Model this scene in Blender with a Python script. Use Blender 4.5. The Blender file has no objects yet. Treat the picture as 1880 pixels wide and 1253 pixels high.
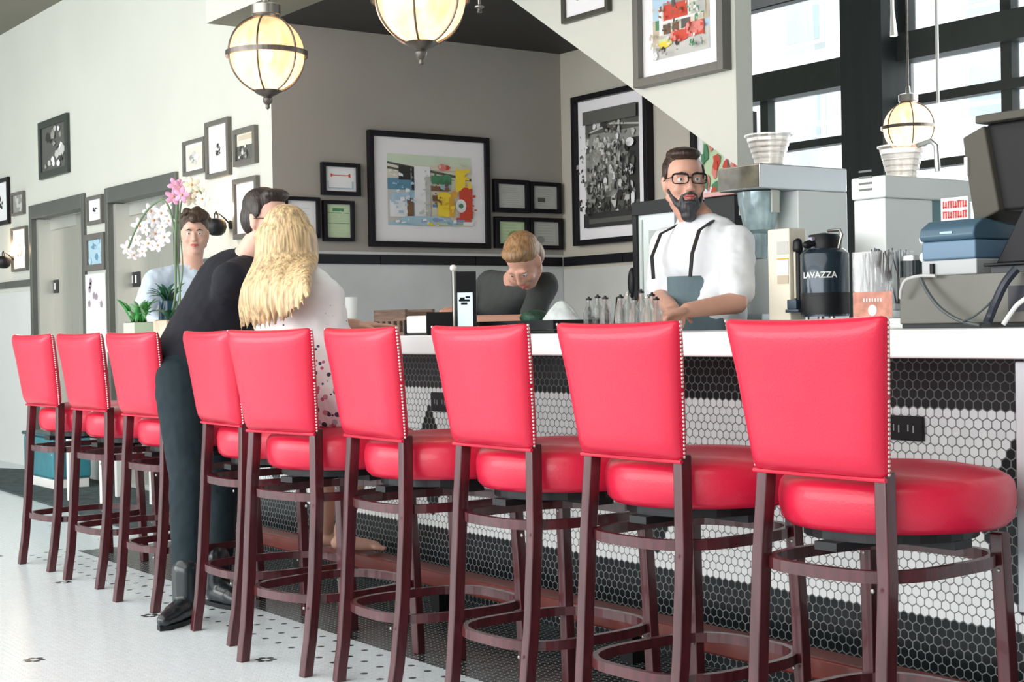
import bpy, bmesh, math, random
from mathutils import Vector, Matrix, noise
random.seed(7)
PI = math.pi
S = bpy.context.scene
COL = S.collection

# ------------------------------------------------------------------ camera
FPX, ANG, PITCH, ROLL, EYE = 2766.67, math.radians(35.2358), 0.0085, 0.0178, 1.08
Fv = Vector((-math.cos(ANG)*math.cos(PITCH), math.sin(ANG)*math.cos(PITCH), -math.sin(PITCH)))
R0 = Vector((math.sin(ANG), math.cos(ANG), 0))
U0 = R0.cross(Fv)
Rv = R0*math.cos(ROLL) - U0*math.sin(ROLL)
Uv = U0*math.cos(ROLL) + R0*math.sin(ROLL)
CAM = Vector((0, 0, EYE))
cd = bpy.data.cameras.new('camera'); cam = bpy.data.objects.new('camera', cd); COL.objects.link(cam)
cd.sensor_width = 36; cd.lens = FPX*36/1880; cd.clip_start = 0.05; cd.clip_end = 200
m3 = Matrix((Rv, Uv, -Fv)).transposed()
cam.matrix_world = Matrix.Translation(CAM) @ m3.to_4x4()
S.camera = cam

def at(px, py, Y=None, X=None, Z=None, D=None):
    """world point on a plane of the room that a point of the photograph lies on"""
    d = Fv*FPX + Rv*(px-940) - Uv*(py-626.5)
    if Y is not None: t = (Y-CAM.y)/d.y
    elif X is not None: t = (X-CAM.x)/d.x
    elif Z is not None: t = (Z-CAM.z)/d.z
    else: t = D/FPX
    return CAM + d*t

# ------------------------------------------------------------------ light
S.view_settings.view_transform = 'Standard'; S.view_settings.look = 'None'
S.view_settings.gamma = 1; S.view_settings.use_curve_mapping = False
S.view_settings.exposure = 0.12
W = bpy.data.worlds.new('world'); S.world = W; W.use_nodes = True
bg = W.node_tree.nodes['Background']; bg.inputs[0].default_value = (0.86, 0.95, 1.0, 1); bg.inputs[1].default_value = 1.1

sn = bpy.data.lights.new('sun', 'SUN'); sn.energy = 7; sn.angle = .02; so = bpy.data.objects.new('sun', sn); COL.objects.link(so); so.rotation_euler = Vector((.1, .5, -.87)).to_track_quat('-Z', 'Y').to_euler()

def area(name, loc, direction, sx, sy, power, color):
    l = bpy.data.lights.new(name, 'AREA'); l.shape = 'RECTANGLE'; l.size = sx; l.size_y = sy
    l.energy = power; l.color = color
    o = bpy.data.objects.new(name, l); COL.objects.link(o); o.location = loc
    o.rotation_euler = Vector(direction).to_track_quat('-Z', 'Y').to_euler()
    return o
# daylight through the tall street windows behind the photographer and through the far windows
area('street_window_light', (-5.5, -3.9, 2.2), (0, 1, -0.12), 15, 2.9, 600, (1.0, 0.99, 0.97))
area('overhead_fill_light', (-5.5, -.4, 3.6), (0, .05, -1), 12, 3.5, 260, (1.0, .97, .93))  # unseen soft panel under the ceiling, added to brighten floor and seats
area('far_window_light', (-6.5, 9.7, 2.6), (0.1, -1, -0.25), 6.5, 3.2, 190, (0.97, 0.99, 1.0))

# ------------------------------------------------------------------ materials
def newmat(name):
    m = bpy.data.materials.new(name); m.use_nodes = True
    return m, m.node_tree, m.node_tree.nodes['Principled BSDF']
def setp(b, **k):
    for a, v in k.items():
        a = a.replace('_', ' ')
        if a in b.inputs: b.inputs[a].default_value = v
MATS = {}
def mat(name, col, rough=0.5, metal=0.0, var=0.0, scale=8.0, bump=0.0, bscale=40, coat=0, emit=None, es=0, stretch=None, spec=None, trans=0, alpha=1):
    if name in MATS: return MATS[name]
    m, nt, b = newmat(name)
    setp(b, Base_Color=(*col, 1), Roughness=rough, Metallic=metal, Coat_Weight=coat)
    if spec is not None: setp(b, Specular_IOR_Level=spec)
    if trans: setp(b, Transmission_Weight=trans)
    if alpha < 1: setp(b, Alpha=alpha)
    if emit: b.inputs['Emission Color'].default_value = (*emit, 1); b.inputs['Emission Strength'].default_value = es
    tc = nt.nodes.new('ShaderNodeTexCoord'); mp = nt.nodes.new('ShaderNodeMapping')
    nt.links.new(tc.outputs['Object'], mp.inputs[0])
    if stretch: mp.inputs['Scale'].default_value = stretch
    if var > 0:
        n = nt.nodes.new('ShaderNodeTexNoise'); n.inputs['Scale'].default_value = scale; n.inputs['Detail'].default_value = 4
        nt.links.new(mp.outputs[0], n.inputs['Vector'])
        r = nt.nodes.new('ShaderNodeValToRGB'); nt.links.new(n.outputs['Fac'], r.inputs[0])
        r.color_ramp.elements[0].position = 0.3; r.color_ramp.elements[1].position = 0.7
        r.color_ramp.elements[0].color = (*[c*(1-var) for c in col], 1)
        r.color_ramp.elements[1].color = (*[min(1, c*(1+var)) for c in col], 1)
        nt.links.new(r.outputs[0], b.inputs['Base Color'])
    if bump > 0:
        n = nt.nodes.new('ShaderNodeTexNoise'); n.inputs['Scale'].default_value = bscale; n.inputs['Detail'].default_value = 3
        nt.links.new(mp.outputs[0], n.inputs['Vector'])
        bm_ = nt.nodes.new('ShaderNodeBump'); bm_.inputs['Strength'].default_value = bump; bm_.inputs['Distance'].default_value = 0.01
        nt.links.new(n.outputs['Fac'], bm_.inputs['Height']); nt.links.new(bm_.outputs[0], b.inputs['Normal'])
    MATS[name] = m
    return m

class NT:
    def __init__(s, nt): s.nt = nt
    def val(s, v, sock):
        if isinstance(v, (int, float)): sock.default_value = v
        else: s.nt.links.new(v, sock)
    def m(s, op, a, b=0.0, c=0.0):
        n = s.nt.nodes.new('ShaderNodeMath'); n.operation = op
        s.val(a, n.inputs[0]); s.val(b, n.inputs[1]); s.val(c, n.inputs[2])
        return n.outputs[0]
    def mix(s, f, a, b):            # float mix
        return s.m('ADD', s.m('MULTIPLY', a, s.m('SUBTRACT', 1.0, f)), s.m('MULTIPLY', b, f))
    def cmix(s, f, a, b):
        n = s.nt.nodes.new('ShaderNodeMix'); n.data_type = 'RGBA'
        s.val(f, n.inputs[0])
        for v, i in ((a, 6), (b, 7)):
            if isinstance(v, tuple): n.inputs[i].default_value = (*v, 1)
            else: s.nt.links.new(v, n.inputs[i])
        return n.outputs[2]

def hex_material(name, plane, pitch, black_rule, white=(0.90, 0.93, 0.94), black=(0.012, 0.014, 0.016), gw=(0.2, 0.21, 0.21), gb=(0.21, 0.225, 0.225), grout=0.055, rough=0.25):
    m, nt, b = newmat(name); N = NT(nt); M = N.m; b.inputs['Specular IOR Level'].default_value = .32
    g = nt.nodes.new('ShaderNodeNewGeometry'); sp = nt.nodes.new('ShaderNodeSeparateXYZ'); nt.links.new(g.outputs['Position'], sp.inputs[0])
    X = sp.outputs[0]; Z = sp.outputs[2] if plane == 'xz' else sp.outputs[1]
    x = M('DIVIDE', X, pitch); y = M('DIVIDE', Z, pitch); q = math.sqrt(3)
    ax = M('SUBTRACT', M('FLOORED_MODULO', x, 1.0), .5); ay = M('SUBTRACT', M('FLOORED_MODULO', y, q), q/2)
    bx = M('SUBTRACT', M('FLOORED_MODULO', M('SUBTRACT', x, .5), 1.0), .5); by = M('SUBTRACT', M('FLOORED_MODULO', M('SUBTRACT', y, q/2), q), q/2)
    da = M('ADD', M('MULTIPLY', ax, ax), M('MULTIPLY', ay, ay)); db = M('ADD', M('MULTIPLY', bx, bx), M('MULTIPLY', by, by))
    f = M('LESS_THAN', db, da)
    gx = N.mix(f, ax, bx); gy = N.mix(f, ay, by)
    agx = M('ABSOLUTE', gx); agy = M('ABSOLUTE', gy)
    e = M('SUBTRACT', .5, M('MAXIMUM', agx, M('ADD', M('MULTIPLY', agx, .5), M('MULTIPLY', agy, q/2))))
    rr = M('SQRT', M('ADD', M('MULTIPLY', gx, gx), M('MULTIPLY', gy, gy)))
    e = M('MINIMUM', e, M('SUBTRACT', .545, rr))
    tile = M('SMOOTH_MIN', M('MAXIMUM', M('MULTIPLY', M('SUBTRACT', e, grout*.7), 1/(grout*.5)), 0.0), 1.0, 0.05)
    ix = M('MULTIPLY', M('SUBTRACT', x, gx), pitch); iy = M('MULTIPLY', M('SUBTRACT', y, gy), pitch)
    blk = black_rule(N, ix, iy, pitch, X, Z)
    wn = nt.nodes.new('ShaderNodeTexWhiteNoise'); cb = nt.nodes.new('ShaderNodeCombineXYZ')
    nt.links.new(ix, cb.inputs[0]); nt.links.new(iy, cb.inputs[1]); nt.links.new(cb.outputs[0], wn.inputs[0])
    w2 = N.cmix(wn.outputs[0], white, tuple(c*.93 for c in white))
    tc = N.cmix(blk, w2, black); gc = N.cmix(blk, gw, gb)
    nt.links.new(N.cmix(tile, gc, tc), b.inputs['Base Color'])
    nt.links.new(N.mix(tile, .8, rough), b.inputs['Roughness'])
    bp = nt.nodes.new('ShaderNodeBump'); bp.inputs['Distance'].default_value = 0.0012; bp.inputs['Strength'].default_value = 0.6
    nt.links.new(tile, bp.inputs['Height']); nt.links.new(bp.outputs[0], b.inputs['Normal'])
    return m

def bar_rule(N, ix, iy, p, X, Z):
    M = N.m
    a = M('GREATER_THAN', iy, .838); b = M('LESS_THAN', iy, .279)
    dx = M('SUBTRACT', M('FLOORED_MODULO', M('ADD', ix, 5.19+.7+14), 1.4), .7)
    d = M('LESS_THAN', M('ADD', M('MULTIPLY', M('ABSOLUTE', dx), 1.732), M('ABSOLUTE', M('SUBTRACT', iy, .556))), .238)
    return M('MAXIMUM', M('MAXIMUM', a, b), d)
def floor_rule(N, ix, iy, p, X, Z):
    M = N.m; q = math.sqrt(3)/2
    band = M('MULTIPLY', M('GREATER_THAN', iy, 2.56), M('GREATER_THAN', ix, -7.45))
    band = M('MULTIPLY', band, M('LESS_THAN', iy, 4.0))
    j = M('DIVIDE', iy, p*q); i = M('DIVIDE', ix, p)
    r3 = M('LESS_THAN', M('FLOORED_MODULO', M('ADD', j, .25), 4.0), .5)
    c3 = M('LESS_THAN', M('FLOORED_MODULO', M('ADD', M('ADD', i, M('MULTIPLY', j, .5)), .25), 4.0), .5)
    dz = M('MULTIPLY', M('GREATER_THAN', iy, 2.31), M('MULTIPLY', M('LESS_THAN', iy, 2.54), M('GREATER_THAN', ix, -7.6)))
    dots = M('MULTIPLY', M('MULTIPLY', r3, c3), dz)
    # six-petal flowers
    row = 28*p*q
    k = M('FLOOR', M('DIVIDE', M('SUBTRACT', iy, 2.19-row/2), row))
    fy = M('SUBTRACT', M('FLOORED_MODULO', M('SUBTRACT', iy, 2.19-row/2), row), row/2)
    sh = M('MULTIPLY', M('FLOORED_MODULO', k, 2.0), 20*p)
    fx = M('SUBTRACT', M('FLOORED_MODULO', M('ADD', M('ADD', ix, 4.54+20*p+20), sh), 40*p), 20*p)
    rr = M('SQRT', M('ADD', M('MULTIPLY', fx, fx), M('MULTIPLY', fy, fy)))
    fl = M('MULTIPLY', M('LESS_THAN', rr, 1.55*p), M('GREATER_THAN', rr, .55*p))
    fl = M('MULTIPLY', fl, M('LESS_THAN', iy, 2.3))
    return M('MAXIMUM', M('MAXIMUM', band, dots), fl)

cream = mat('cream_wall_paint', (0.62, 0.625, 0.565), .75, var=.03, scale=1.2, bump=.05, bscale=120)
taupe = mat('taupe_wall', (0.36, 0.34, 0.305), .75, var=.03, scale=1.5, bump=.05, bscale=120)
ceilm = mat('taupe_ceiling_paint', (0.20, 0.19, 0.15), .8, var=.06, scale=1)
blackceil = mat('black_ceiling_paint', (0.022, 0.02, 0.018), .6, var=.1, scale=2)
marble = mat('pale_marble', (0.62, 0.64, 0.65), .3, var=.1, scale=2.5)
slabm = mat('white_marble_slab', (0.84, 0.86, 0.87), .22, var=.05, scale=3)
blacktile = mat('black_wall_tile', (0.010, 0.010, 0.013), .3, spec=.3)
steel = mat('brushed_steel', (0.66, 0.65, 0.60), .33, metal=.85, var=.06, scale=3, stretch=(30, 30, 1))
darksteel = mat('dark_grey_steel', (0.13, 0.135, 0.125), .45, metal=.4, var=.06, scale=4)
leather = mat('red_leather', (0.60, 0.011, 0.046), .33, var=.06, scale=4, bump=.08, bscale=200, coat=.12, spec=.42)
wood = mat('mahogany_wood', (0.066, 0.011, 0.015), .3, var=.35, scale=6, stretch=(8, 8, 1), coat=.3)
wood2 = mat('mahogany_rail', (0.17, 0.028, 0.02), .38, var=.25, scale=4, coat=.2)
brass = mat('nailhead_brass', (0.85, 0.76, 0.72), .3, metal=.8)
blackmetal = mat('black_metal', (0.02, 0.02, 0.022), .4, metal=.5)
frameblk = mat('black_frame_wood', (0.007, 0.006, 0.009), .4, spec=.25)
framegrey = mat('grey_frame_wood', (0.13, 0.125, 0.11), .4)
matw = mat('white_picture_mat', (0.86, 0.84, 0.87), .8)
nickel = mat('nickel', (0.36, 0.35, 0.33), .3, metal=.9)
black = mat('black_plastic', (0.008, 0.009, 0.011), .4, spec=.3)
white = mat('white_plastic', (0.82, 0.82, 0.8), .4)

# ------------------------------------------------------------------ mesh helpers
class MB:
    def __init__(s): s.v = []; s.f = []; s.mi = []; s.M = Matrix.Identity(4); s.cur = 0
    def add(s, vs, fs):
        o = len(s.v)
        for v in vs: s.v.append(tuple(s.M @ Vector(v)))
        for f in fs: s.f.append([i+o for i in f]); s.mi.append(s.cur)
        return s
    def box(s, x0, x1, y0, y1, z0, z1):
        if x0 > x1: x0, x1 = x1, x0
        if y0 > y1: y0, y1 = y1, y0
        if z0 > z1: z0, z1 = z1, z0
        return s.add([(x, y, z) for z in (z0, z1) for y in (y0, y1) for x in (x0, x1)],
                     [(0, 2, 3, 1), (4, 5, 7, 6), (0, 1, 5, 4), (2, 6, 7, 3), (0, 4, 6, 2), (1, 3, 7, 5)])
    def cbox(s, c, d): return s.box(c[0]-d[0]/2, c[0]+d[0]/2, c[1]-d[1]/2, c[1]+d[1]/2, c[2]-d[2]/2, c[2]+d[2]/2)
    def rings(s, rs, closed=False, caps=True):
        n = len(rs[0]); vs = [p for r in rs for p in r]; fs = []
        L = len(rs)
        for i in range(L if closed else L-1):
            a = i*n; b = ((i+1) % L)*n
            for k in range(n): fs.append((a+k, a+(k+1) % n, b+(k+1) % n, b+k))
        if caps and not closed: fs.append(tuple(range(n))[::-1]); fs.append(tuple((L-1)*n+k for k in range(n)))
        return s.add(vs, fs)
    def lathe(s, prof, n=32, c=(0, 0, 0), caps=True):
        return s.rings([[(c[0]+r*math.cos(2*PI*k/n), c[1]+r*math.sin(2*PI*k/n), c[2]+z) for k in range(n)] for r, z in prof], caps=caps)
    def tube(s, pts, r, n=10, closed=False, flat=None):
        P = [Vector(p) for p in pts]; rs = []; L = len(P)
        up = None
        for i, p in enumerate(P):
            if closed: t = (P[(i+1) % L]-P[i-1]).normalized()
            else: t = (P[min(i+1, L-1)]-P[max(i-1, 0)]).normalized()
            if up is None:
                up = Vector((0, 0, 1)) if abs(t.z) < .9 else Vector((1, 0, 0))
            u = (up - t*up.dot(t)).normalized(); w = t.cross(u)
            if not closed: up = u
            rr = r[i] if isinstance(r, (list, tuple)) else r
            if flat: rs.append([p+u*flat[0]*a+w*flat[1]*b for a, b in ((-.5, -.5), (.5, -.5), (.5, .5), (-.5, .5))])
            else: rs.append([p+(u*math.cos(2*PI*k/n)+w*math.sin(2*PI*k/n))*rr for k in range(n)])
        return s.rings(rs, closed)
    def ell(s, c, r, nu=20, nv=12, R=None):
        rs = []
        for j in range(nv+1):
            t = PI*j/nv; st = max(math.sin(t), .012)
            ring = []
            for k in range(nu):
                a = 2*PI*k/nu; v = Vector((r[0]*st*math.cos(a), r[1]*st*math.sin(a), -r[2]*math.cos(t)))
                if R: v = R @ v
                ring.append(Vector(c)+v)
            rs.append(ring)
        return s.rings(rs)
    def cap(s, a, b, ra, rb, n=16, asp=1.0, side=None):
        """tapered round-ended limb; asp flattens it across 'side'"""
        a = Vector(a); b = Vector(b); t = (b-a); L = t.length; t = t.normalized() if L > 1e-6 else Vector((0, 0, 1))
        up = Vector(side) if side else (Vector((0, 0, 1)) if abs(t.z) < .9 else Vector((0, 1, 0)))
        u = (up-t*up.dot(t)).normalized(); w = t.cross(u); rs = []
        K = 5
        prof = [(-ra*math.cos(PI/2*i/K), ra*math.sin(PI/2*i/K)) for i in range(K)] + [(0, ra), (L*.5, (ra+rb)/2), (L, rb)] + [(L+rb*math.sin(PI/2*i/K), rb*math.cos(PI/2*i/K)) for i in range(1, K+1)]
        for z, r in prof:
            r = max(r, .0006)
            rs.append([a+t*z+(u*math.cos(2*PI*k/n)*asp+w*math.sin(2*PI*k/n))*r for k in range(n)])
        return s.rings(rs)
    def prism(s, poly, axis, a, b):
        """poly in the two other axes (in order) extruded along axis from a to b"""
        def P(u, v, w):
            return {'x': (w, u, v), 'y': (u, w, v), 'z': (u, v, w)}[axis]
        n = len(poly)
        vs = [P(u, v, a) for u, v in poly]+[P(u, v, b) for u, v in poly]
        return s.add(vs, [tuple(range(n)), tuple(range(2*n-1, n-1, -1))]+[(k, k+n, (k+1) % n+n, (k+1) % n) for k in range(n)])
    def obj(s, name, mats, parent=None, smooth=False, bevel=0, sub=0, seg=2, autosm=True):
        me = bpy.data.meshes.new(name); me.from_pydata(s.v, [], s.f)
        if not isinstance(mats, (list, tuple)): mats = [mats]
        for m in mats: me.materials.append(m)
        for p, i in zip(me.polygons, s.mi): p.material_index = min(i, len(mats)-1)
        b = bmesh.new(); b.from_mesh(me); bmesh.ops.recalc_face_normals(b, faces=b.faces)
        if smooth and autosm:
            for e in b.edges:
                if len(e.link_faces) == 2 and e.calc_face_angle(0) > .7: e.smooth = False
        for f in b.faces: f.smooth = smooth
        b.to_mesh(me); b.free()
        o = bpy.data.objects.new(name, me); COL.objects.link(o)
        if parent: o.parent = parent
        if bevel:
            md = o.modifiers.new('bevel', 'BEVEL'); md.width = bevel; md.segments = seg; md.limit_method = 'ANGLE'; md.angle_limit = .6
            for f in me.polygons: f.use_smooth = True
            wn = o.modifiers.new('wn', 'WEIGHTED_NORMAL')
        if sub:
            md = o.modifiers.new('sub', 'SUBSURF'); md.levels = md.render_levels = sub
        return o

def tag(o, label, cat, group=None, kind=None):
    o['label'] = label; o['category'] = cat
    if group: o['group'] = group
    if kind: o['kind'] = kind
    return o
def thing(name, label, cat, loc=(0, 0, 0), rz=0, group=None):
    o = bpy.data.objects.new(name, None); COL.objects.link(o); o.location = loc; o.rotation_euler = (0, 0, rz)
    o.empty_display_size = .1
    return tag(o, label, cat, group)
def struct(o):
    o['kind'] = 'structure'; return o
def dup(root, name=None):
    def cp(o, par):
        c = o.copy(); COL.objects.link(c); c.parent = par
        for ch in o.children: cp(ch, c)
        return c
    kids = list(root.children)
    r = root.copy(); COL.objects.link(r)
    for k in kids: cp(k, r)
    return r
def plabel(o, t): o['label'] = t; return o

# ------------------------------------------------------------------ the setting
YL, XN, YB, ZN, YBK = 3.95, -7.983, 6.07, 2.894, 4.70     # left wall, niche wall, back wall, low ceiling, stair wall
ZC = 3.69
fm = hex_material('floor_hex_mosaic', 'xy', .025, floor_rule, white=(0.73, 0.82, 0.86), gw=(0.56, 0.63, 0.66), gb=(0.28, 0.33, 0.33), rough=.22)
struct(MB().box(-18, 4, -4, 10, -.1, 0).obj('floor', fm))
# left wall with two elevator openings
def elev_x(a, b): return at(*a, Y=YL).x, at(*b, Y=YL).x
E1 = (-12.42, -11.12, 2.155); E2 = (-10.67, -9.36, 2.15)
w = MB()
for x0, x1 in ((-18, E1[0]), (E1[1], E2[0]), (E2[1], XN)): w.box(x0, x1 if x1 < XN-.1 else XN-.14, YL, YL+.14, 0, ZC)
for e in (E1, E2): w.box(e[0], e[1], YL, YL+.14, e[2], ZC)
struct(w.obj('wall_left', cream))
struct(MB().box(-18.1, -18, -4, YL+.2, 0, ZC).obj('wall_far', cream))
# wainscot on the left wall and niche: pale marble below a black tile band
w = MB()
for x0, x1 in ((-18, E1[0]-.0), (E1[1], E2[0]), (E2[1], XN)): w.box(x0, x1, YL-.012, YL-.001, 0, 1.46)
struct(w.obj('wall_left_wainscot', mat('cream_wainscot', (0.68, 0.70, 0.69), .35, var=.02, scale=2)))
w = MB(); x = -18
def bandrow(w, a0, a1, z0, z1, f, step=.82):
    a = a0
    while a < a1-.01:
        b = min(a+step, a1); f(w, a+.004, b-.004, z0, z1); a = b
for x0, x1 in ((-18, E1[0]), (E2[1]+.0, XN)):
    bandrow(w, x0, x1, 1.50, 1.555, lambda w, a, b, c, d: w.box(a, b, YL-.022, YL-.010, c, d))
struct(w.obj('trim_1', darksteel))
o = struct(MB().box(XN-.14, XN, YL, YB+.12, 0, ZC).obj('wall_niche', [taupe, cream]))  # grey-taupe side has the niche's shade put into its colour
for p_ in o.data.polygons:
    if p_.normal.y < -.5: p_.material_index = 1
struct(MB().box(XN+.001, XN+.014, YL+.001, YB-.001, 0, 1.462).box(XN+.0005, XN+.009, YL+.001, YB-.001, 1.462, 1.56).obj('wall_niche_wainscot', marble))
w = MB(); bandrow(w, YL+.002, YB-.02, 1.484, 1.543, lambda w, a, b, c, d: w.box(XN+.009, XN+.02, a, b, c, d), .70)
struct(w.obj('trim_2', blacktile))
struct(MB().box(XN-.14, -6.42, YB, YB+.12, 0, 3.3).obj('wall_back', mat('pale_taupe_wall', (0.50, 0.47, 0.40), .75, var=.03, scale=1.5)))  # paler taupe than the niche side, shade also put into the colour
struct(MB().box(XN+.02, -6.42, YB-.014, YB-.001, 0, 1.462).obj('wall_back_wainscot', mat('grey_marble', (0.56, 0.56, 0.54), .3, var=.08, scale=2.5)))
w = MB(); bandrow(w, XN+.022, -6.42, 1.484, 1.543, lambda w, a, b, c, d: w.box(a, b, YB-.02, YB-.014, c, d), .62)
struct(w.obj('trim_3', blacktile))
# soffit over the bar: front face, plaster strip and black ceiling behind it
o = struct(MB().box(-8.22, 4, 3.66, YL-.001, ZN, ZC).obj('ceiling_soffit', [cream, ceilm]))
for p_ in o.data.polygons:
    if p_.normal.z < -.5: p_.material_index = 1  # shade under the cream soffit put into the colour of its underside
struct(MB().box(XN-.14, -4.75, YL, YB+.12, ZN, ZN+.15).obj('ceiling_niche', blackceil))
struct(MB().box(-18, 4, -4, YL+.3, ZC, ZC+.15).obj('ceiling', ceilm))
struct(MB().box(-12.5, 4, YL, 10.2, 4.9, 5.0).obj('ceiling_rear', ceilm))
# stair wall whose lower edge climbs to the left
a = at(1290, 258, Y=YBK); b = at(940, 0, Y=YBK); sl = (b.z-a.z)/(b.x-a.x)
xr = at(1383, 258, Y=YBK+.1).x
zr = a.z+sl*(xr-a.x); xt = a.x+(3.3-a.z)/sl
struct(MB().prism([(xr, zr), (xr, 4.9), (XN, 4.9), (XN, 3.3), (xt, 3.3)], 'y', YBK, YBK+.1).obj('wall_stair', cream))
struct(MB().box(4, 4.1, -4, 10, 0, 4.9).obj('wall_right', taupe))  # unseen end wall, added to keep open-sky light off the niche
struct(MB().box(-12.6, -12.5, YL+.14, 10.2, 0, 4.9).obj('wall_rear_left', cream))

# elevators
def elevator(n, e, pxseam, signpx):
    x0, x1, h = e
    f = MB(); t = .055
    f.box(x0, x0+t, YL-.025, YL+.1, 0, h); f.box(x1-t, x1, YL-.025, YL+.1, 0, h); f.box(x0+t, x1-t, YL-.025, YL+.1, h-.11, h)
    d = struct(f.obj('door_%d' % n, darksteel, bevel=.004))
    s = x0+t+(x1-x0-2*t)*.56
    MB().box(x0+t, s-.012, YL+.14, YL+.165, 0, h-.115).obj('door_panel', steel, d, bevel=.003)
    MB().box(s+.012, x1-t, YL+.115, YL+.14, 0, h-.115).obj('door_panel', steel, d, bevel=.003)
    MB().box(s-.012, s+.012, YL+.155, YL+.17, 0, h-.115).obj('door_gap', black, d)
    MB().box(x0+t, x0+t+.05, YL+.02, YL+.14, 0, h-.115).box(x1-t-.03, x1-t, YL+.02, YL+.11, 0, h-.115).box(x0+t, x1-t, YL+.12, YL+.2, h-.2, h-.11).obj('door_jamb', mat('pale_steel', (0.62, 0.62, 0.58), .4, metal=.6), d)
    sg = thing('elevator_sign', signpx[2], 'sign', at(signpx[0], signpx[1], Y=YL+.139))
    MB().box(-.16, .16, -.003, .0, -.055, .055).obj('plate', black, sg, bevel=.002)
    k = MB(); k.box(-.09, .02, -.0045, -.003, -.025, .03); k.box(.06, .09, -.0045, -.003, -.025, .03)
    k.obj('pictogram', white, sg)
    return d
elevator(1, E1, 0, (96, 527, 'small black square sign on the left elevator doors'))
elevator(2, E2, 0, (243, 514, 'small black square sign on the right elevator doors, beside the boy'))

# far windows: dark steel grid in a bright wall
YW = 10.0
wframe = mat('dark_window_steel', (0.045, 0.052, 0.05), .5, var=.2, scale=3)
struct(MB().box(-12.5, -10.6, YW, YW+.15, 0, 4.9).box(-10.6, 4, YW, YW+.15, 0, .5).obj('wall_rear', cream))
def zt(px, py): return at(px, py, Y=YW).z
def hbar(w, pa, pb, x0, x1, dep=.12, y=YW):
    w.box(x0, x1, y-dep/2, y+dep/2, zt(*pb), zt(*pa))
XP0, XP1 = at(1572, 100, Y=YW-.1).x, at(1648, 100, Y=YW-.1).x
w = MB()
hbar(w, (1470, 125), (1470, 176), -10.6, XP0, .22)
hbar(w, (1520, 254), (1520, 268), -10.6, XP0)
hbar(w, (1412, 6), (1412, 16), -10.6, XP0)
xm = at(1411, 200, Y=YW).x; w.box(xm-.06, xm+.04, YW-.05, YW+.05, .5, zt(1411, 176))
l = struct(w.obj('window_1', wframe))
MB().box(-10.6, XP0, YW+.02, YW+.03, .5, 4.9).obj('pane', mat('window_glass', (1, 1, 1), 0.0, trans=1.0, alpha=.25), l)
w = MB()
hbar(w, (1700, 56), (1700, 108), XP1, 4, .22)
hbar(w, (1790, 158), (1790, 176), XP1, 4)
hbar(w, (1785, 285), (1785, 300), XP1, 4)
for px, wd in ((1855, .10), (1672, .05)):
    xm = at(px, 150, Y=YW).x; w.box(xm-wd/2, xm+wd/2, YW-.05, YW+.05, .5 if px > 1700 else zt(1700, 56), 4.9)
for k in range(1, 7): w.box(-7.4+k*1.15, -7.3+k*1.15, YW-.05, YW+.05, .5, 4.9)
l = struct(w.obj('window_2', wframe))
MB().box(XP1, 4, YW+.02, YW+.03, .5, 4.9).obj('pane', MATS['window_glass'], l)
struct(MB().box(XP0, XP1, YW-.3, YW+.1, 0, 4.9).obj('wall_pillar', mat('dark_pillar_paint', (0.028, 0.034, 0.036), .5, var=.25, scale=1.5, stretch=(6, 6, .5))))
# building across the street
bd = thing('building', 'pale office building seen through the far windows', 'building', (-12, 26, 0))
wl = mat('pale_render', (0.9, 0.91, 0.9), .8, var=.03, scale=.3)
gl = mat('pale_street_glass', (0.42, 0.52, 0.57), .2, var=.2, scale=.6)
MB().box(-22, 22, .06, 6, -1, 22).obj('wall', wl, bd)
for i in range(14):
    for j in range(5):
        x = -18+i*2.6; z = 2.2+j*3.2
        fr = MB().box(x-.62, x+.62, -.02, .06, z-1.05, z+1.05).obj('window', wl, bd)
        MB().box(x-.52, x+.52, -.03, -.021, z-.95, z+.95).obj('pane', gl, fr)

# ------------------------------------------------------------------ bar
XB0, XB1 = -7.62, 2.5
bar = thing('bar_counter', 'long bar front of black and white hexagon tiles with diamond motifs', 'bar', (0, 0, 0))
bt = hex_material('bar_hex_tile', 'xz', .0283, bar_rule, black=(.006, .009, .011), rough=.32)
MB().box(XB0, XB1, 3.25, 3.42, 0, .99).obj('tiled_front', bt, bar)
MB().box(XB0+.02, XB1, 3.42, 3.75, 0, .12).box(XB0+.02, XB1, 3.42, 3.75, .85, .99).obj('carcass', mat('bar_carcass', (0.1, 0.09, 0.08), .6), bar)
o = MB().box(-7.82, XB1, 2.85, 3.78, .991, 1.06).obj('countertop', slabm, bevel=.006)
tag(o, 'thick white marble countertop running along the bar', 'countertop')
fr = thing('foot_rail', 'low reddish wooden foot rail running along the foot of the bar', 'rail', (0, 0, 0))
MB().box(XB0+.1, -2.16, 3.045, 3.145, .10, .162).obj('rail', wood2, fr, bevel=.008)
for i in range(5): MB().box(XB0+.4+i*1.15, XB0+.46+i*1.15, 3.07, 3.13, 0, .10).box(XB0+.4+i*1.15, XB0+.46+i*1.15, 3.10, 3.25, .09, .10).obj('bracket', blackmetal, fr)
def outlet(px0, py0, px1, py1, lab):
    a = at(px0, py0, Y=3.25); b = at(px1, py1, Y=3.25)
    c = ((a.x+b.x)/2, 3.2495, (a.z+b.z)/2); w_, h_ = b.x-a.x, a.z-b.z
    t = thing('power_outlet', lab, 'outlet', c)
    MB().box(-w_/2, w_/2, -.012, 0, -h_/2, h_/2).obj('cover_plate', black, t, bevel=.003)
    q = MB()
    for s in (-1, 1): q.box(s*w_*.2-.012, s*w_*.2-.008, -.0135, -.012, -.008, .01); q.box(s*w_*.2+.006, s*w_*.2+.010, -.0135, -.012, -.012, .008)
    q.obj('socket_slots', mat('slot_grey', (0.4, 0.4, 0.4), .5), t)
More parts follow.
